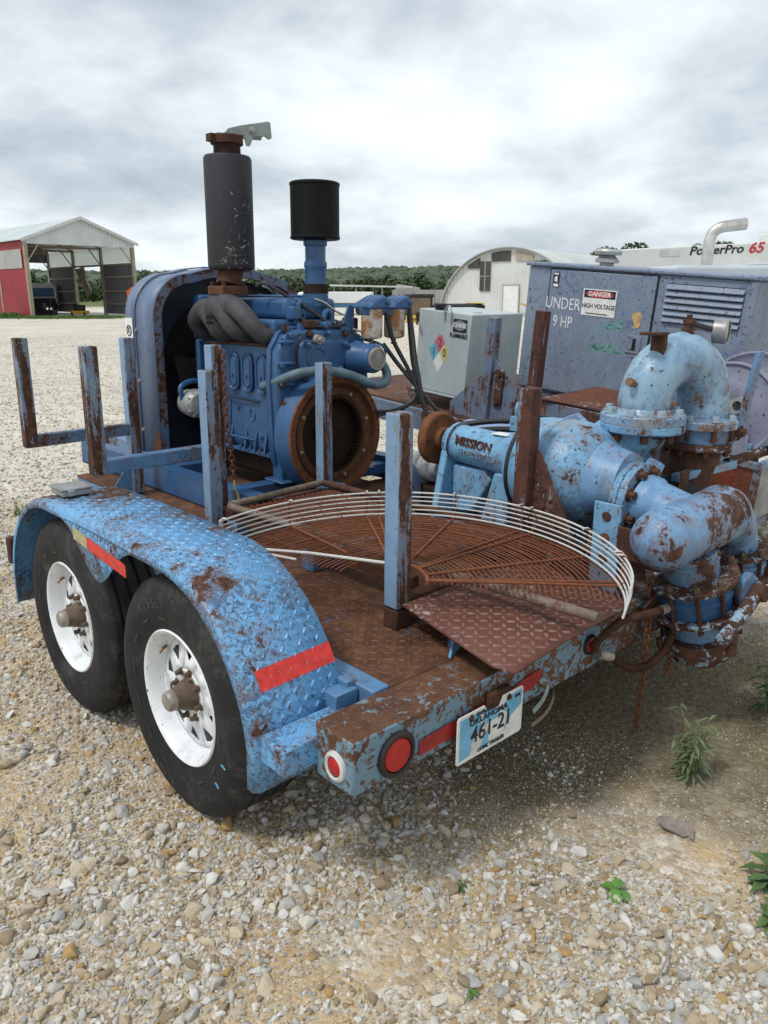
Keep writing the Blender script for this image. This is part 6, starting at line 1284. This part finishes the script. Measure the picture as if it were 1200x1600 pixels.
def crown_mesh(seed, n=420, flat=.8, leaf=.16):
    r = random.Random(seed); b = MB(); lob = []
    for _ in range(9): lob.append((V(r.gauss(0, .42), r.gauss(0, .42), r.gauss(0, .3) * flat), r.uniform(.34, .58)))
    for _ in range(n):
        c, rad = r.choice(lob); d = V(r.gauss(0, 1), r.gauss(0, 1), r.gauss(.25, 1)).normalized(); p = c + d * rad * r.uniform(.72, 1.05); p.z *= flat
        nr = (d + V(r.gauss(0, .5), r.gauss(0, .5), r.gauss(0, .5))).normalized(); u = nr.orthogonal().normalized(); w_ = nr.cross(u); s_ = leaf * r.uniform(.6, 1.3); a = r.random() * 6.3; u, w_ = u * math.cos(a) + w_ * math.sin(a), w_ * math.cos(a) - u * math.sin(a)
        b.add([p - u * s_, p + w_ * s_ * .6, p + u * s_, p - w_ * s_ * .6], [(0, 1, 2, 3)])
    me = bpy.data.meshes.new('crown'); me.from_pydata([tuple(v) for v in b.v], [], b.f); return me
def far_crown(seed):
    r = random.Random(seed); bm = bmesh.new(); bmesh.ops.create_icosphere(bm, subdivisions=3, radius=.72); lob = [(V(r.gauss(0, 1), r.gauss(0, 1), r.gauss(.3, .8)).normalized(), r.uniform(.12, .34), r.uniform(5, 12)) for _ in range(11)]
    for v in bm.verts:
        d = v.co.normalized(); g = .82 + sum(a * math.exp(-k * (1 - d.dot(c))) for c, a, k in lob) + r.uniform(-.05, .05); v.co = d * .72 * g; v.co.z *= .85
    me = bpy.data.meshes.new('crown'); bm.to_mesh(me); bm.free()
    lf = crown_mesh(seed, 150, .8, .1); b2 = bmesh.new(); b2.from_mesh(me); b2.from_mesh(lf); b2.to_mesh(me); b2.free(); return me
crowns = [far_crown(i) for i in range(5)]
for c in crowns: c.materials.append(M['forest'])
r = np.random.default_rng(5); m = 14000
x = r.uniform(-640, 640, m); y = 325 + 40 * np.sin(x * .004) + 580 * r.random(m); z = hill_z(x, y); k = np.abs(x) < y * .62 + 40; x, y, z = x[k], y[k], z[k]; m = len(x)
sc_ = r.uniform(3.6, 7.0, m)
instancer('forest', np.stack([x, y, z + sc_ * .55], -1), np.stack([sc_, sc_, sc_ * r.uniform(.8, 1.15, m)], -1), np.stack([r.normal(0, .1, m), r.normal(0, .1, m), r.random(m) * 6.28], -1), r.integers(0, 5, m), crowns, 'stuff', 'dense dark green woodland covering the far hills', 'forest')
m = 420; x = r.uniform(-190, 190, m); y = r.uniform(175, 260, m); sc_ = r.uniform(2.2, 4.2, m)
crowns2 = [crown_mesh(20 + i, 620, .85, .13) for i in range(3)]
for c in crowns2: c.materials.append(M['treeleaf'])
instancer('treeline', np.stack([x, y, sc_ * .6], -1), np.stack([sc_, sc_, sc_ * r.uniform(.8, 1.2, m)], -1), np.stack([np.zeros(m), np.zeros(m), r.random(m) * 6.28], -1), r.integers(0, 3, m), crowns2, 'stuff', 'darker belt of bushy trees at the foot of the hills', 'treeline')
for (tx, ty, h_, lab, sd) in ((27.2, 98, 7.3, 'dark green tree crown showing above the quonset roof', 31), (37.2, 92, 7.6, 'tree crown showing just above the boom lift lettering', 33)):
    tr = thing('tree', lab, 'tree', loc=(tx, ty, 0))
    part('trunk', MB().tube([(0, 0, 0), (.1, 0, 2.5), (-.1, .1, 5.0), (.2, 0, 6.8)], [.35, .28, .2, .1], 10), 'trunk', tr)
    for a in (0, 2.1, 4.2): part('limb', MB().tube([(0, 0, 3.6), (1.2 * math.cos(a), 1.2 * math.sin(a), 5.2), (2.0 * math.cos(a), 2.0 * math.sin(a), 6.4)], [.14, .09, .04], 8), 'trunk', tr)
    cm = crown_mesh(sd, 2600, .75, .085); cm.materials.append(M['treeleaf']); co = bpy.data.objects.new('crown', cm); link(co, tr); co.location = (0, 0, h_ - 1.7); co.scale = (3.3, 3.0, 2.7)

# ================================================================ grass, weeds, bits on the gravel
def blade_tuft(n, h, spread, seed, w=.004, mb=None, o=(0, 0, 0)):
    r = random.Random(seed); b = mb or MB(); o = V(o)
    for _ in range(n):
        a = r.random() * 6.283; p = o + V(r.gauss(0, spread), r.gauss(0, spread), 0); d = V(math.cos(a), math.sin(a), 0); sd_ = V(-d.y, d.x, 0) * w; hh = h * r.uniform(.5, 1.15); ln = hh * r.uniform(.2, .8)
        b.add([p - sd_, p + sd_, p + d * ln * .4 + V(0, 0, hh * .65) + sd_ * .7, p + d * ln * .4 + V(0, 0, hh * .65) - sd_ * .7, p + d * ln + V(0, 0, hh)], [(0, 1, 2, 3), (3, 2, 4)])
    return b
single('grass_tuft', blade_tuft(70, .09, .035, 1), 'grass', 'small green grass tuft on the gravel ahead of the front tyre', 'grass', None, (0, 0, 0)).location = (-2.78, 5.75, -.01)
gb = MB(); gr = random.Random(9)
for k in range(900):
    t = gr.random(); px_, py_ = -32 + 13 * t + gr.gauss(0, .3), 57.2 - 3.0 * (1 - t) * .2 + gr.gauss(0, .8)
    blade_tuft(6, .45 if px_ < -26.3 else .2, .12, k, .018, gb, (px_, py_ - (.8 if px_ > -25 else 0), 0))
single('roadside_grass', gb, 'grass', 'green grass strip growing along the foot of the red barn wall', 'grass', None, (0, 0, 0), kind='stuff')
def leaf(b, p, d, ln, w, droop, seg=4, serr=0.0):
    p, d = V(p), V(d).normalized(); sd_ = d.cross(V(0, 0, 1)); sd_ = sd_.normalized() if sd_.length > .01 else V(1, 0, 0); rows = []
    for k in range(seg + 1):
        t = k / seg; q = p + d * ln * t + V(0, 0, -droop * ln * t * t); ww = w * math.sin(math.pi * min(.97, .08 + t * .92)) * (1 + (serr if k % 2 else -serr)); rows.append((q - sd_ * ww + V(0, 0, ww * .3), q, q + sd_ * ww + V(0, 0, ww * .3)))
    for (a, b_, c), (a2, b2, c2) in zip(rows, rows[1:]): b.add([a, b_, c, a2, b2, c2], [(0, 1, 4, 3), (1, 2, 5, 4)])
def weed(name, label, loc, stems, h, ll, lw, mat, seed, lean=.35, per=13):
    r = random.Random(seed); w_ = thing(name, label, 'plant', loc=loc); lv_ = MB()
    for i in range(stems):
        a = r.random() * 6.283; hh = h * r.uniform(.55, 1.05); tip = V(math.cos(a), math.sin(a), 0) * hh * lean * r.uniform(.3, 1.3) + V(0, 0, hh); midp = tip * .5 + V(0, 0, hh * .12); P = spline([V(0, 0, 0), midp, tip], 6)
        part('stem', MB().tube(P, [.0035 * (1 - .6 * k / len(P)) for k in range(len(P))], 6), 'stem', w_)
        for k in range(per):
            t = .12 + .88 * k / (per - 1); q = P[min(len(P) - 1, int(t * (len(P) - 1)))]; az = a + k * 2.4 + r.gauss(0, .4); el = r.uniform(-.05, .55)
            leaf(lv_, q, V(math.cos(az) * math.cos(el), math.sin(az) * math.cos(el), math.sin(el)), ll * (1.15 - .55 * t) * r.uniform(.7, 1.2), lw * r.uniform(.8, 1.1), r.uniform(.2, .7), 5, .22)
    lo = part('foliage', lv_, mat, w_, kind='stuff'); return w_
weed('weed', 'tall grey-green weed growing alone in the gravel behind the bumper', (1.09, 2.36, -.01), 9, .24, .085, .006, 'weedpale', 2, .38, 13)
weed('weed', 'dark leafy weed at the picture edge beyond the tall grey-green weed', (1.60, 2.82, -.01), 6, .28, .10, .008, 'weed', 5, .4)
weed('weed', 'broad-leaved weed reaching in low at the picture edge', (1.12, 1.84, -.01), 3, .07, .11, .016, 'weed', 8, 1.2, 6)
weed('weed', 'small weed with its stem bent over at the lower picture edge', (1.05, 1.72, -.01), 2, .05, .07, .012, 'weed', 18, 1.2, 5)
weed('seedling', 'bright green four-leaved seedling among pale stones', (.655, 1.80, -.004), 1, .035, .06, .017, 'seedling', 3, .2, 6)
weed('seedling', 'tiny green seedling low in the middle foreground gravel', (.215, 1.48, -.004), 1, .02, .022, .006, 'seedling', 4, .2, 5)
weed('seedling', 'tiny dull seedling between stones left of the bright seedling', (.22, 1.83, -.004), 1, .02, .025, .006, 'weed', 6, .2, 5)
bk = MB(); rows = []
for j in range(7):
    rows.append([V(-.05 + .017 * i + .004 * math.sin(j * 2 + i), -.035 + .0115 * j + .01 * math.sin(i * .8), .008 + .014 * math.sin(i * .9 + .4) + .004 * math.sin(j * 2.3)) for i in range(7) if not (j > 4 and i < 2) and not (j < 2 and i > 4)])
rows = [rw_ for rw_ in rows]
pts_ = [(-.055, .03), (-.03, .04), (.0, .032), (.018, .012), (.05, .014), (.055, -.006), (.038, -.05), (.03, -.028), (.012, -.03), (-.012, -.012), (-.038, .0)]
single('bark_scrap', MB().prism([V(a, b_, .012 + .02 * a + .012 * math.sin(40 * b_)) for a, b_ in pts_], (0, 0, .006)), 'bark', 'curled grey scrap of bark lying on the dirt below the weeds', 'bark', None, (0, 0, 0)).location = (.925, 2.07, 0)
for nm, P, lab in (('twig', [(.66, 1.50, .012), (.70, 1.54, .02), (.735, 1.60, .012), (.745, 1.66, .016)], 'thin pale twig lying across stones in the near foreground'), ('twig', [(.87, 1.60, .012), (.905, 1.635, .02), (.915, 1.69, .014)], 'short pale twig on the dirt right of the longer twig')):
    single(nm, MB().tube(spline(P, 6), .0028, 6), 'twig', lab, 'twig', None, P[0])
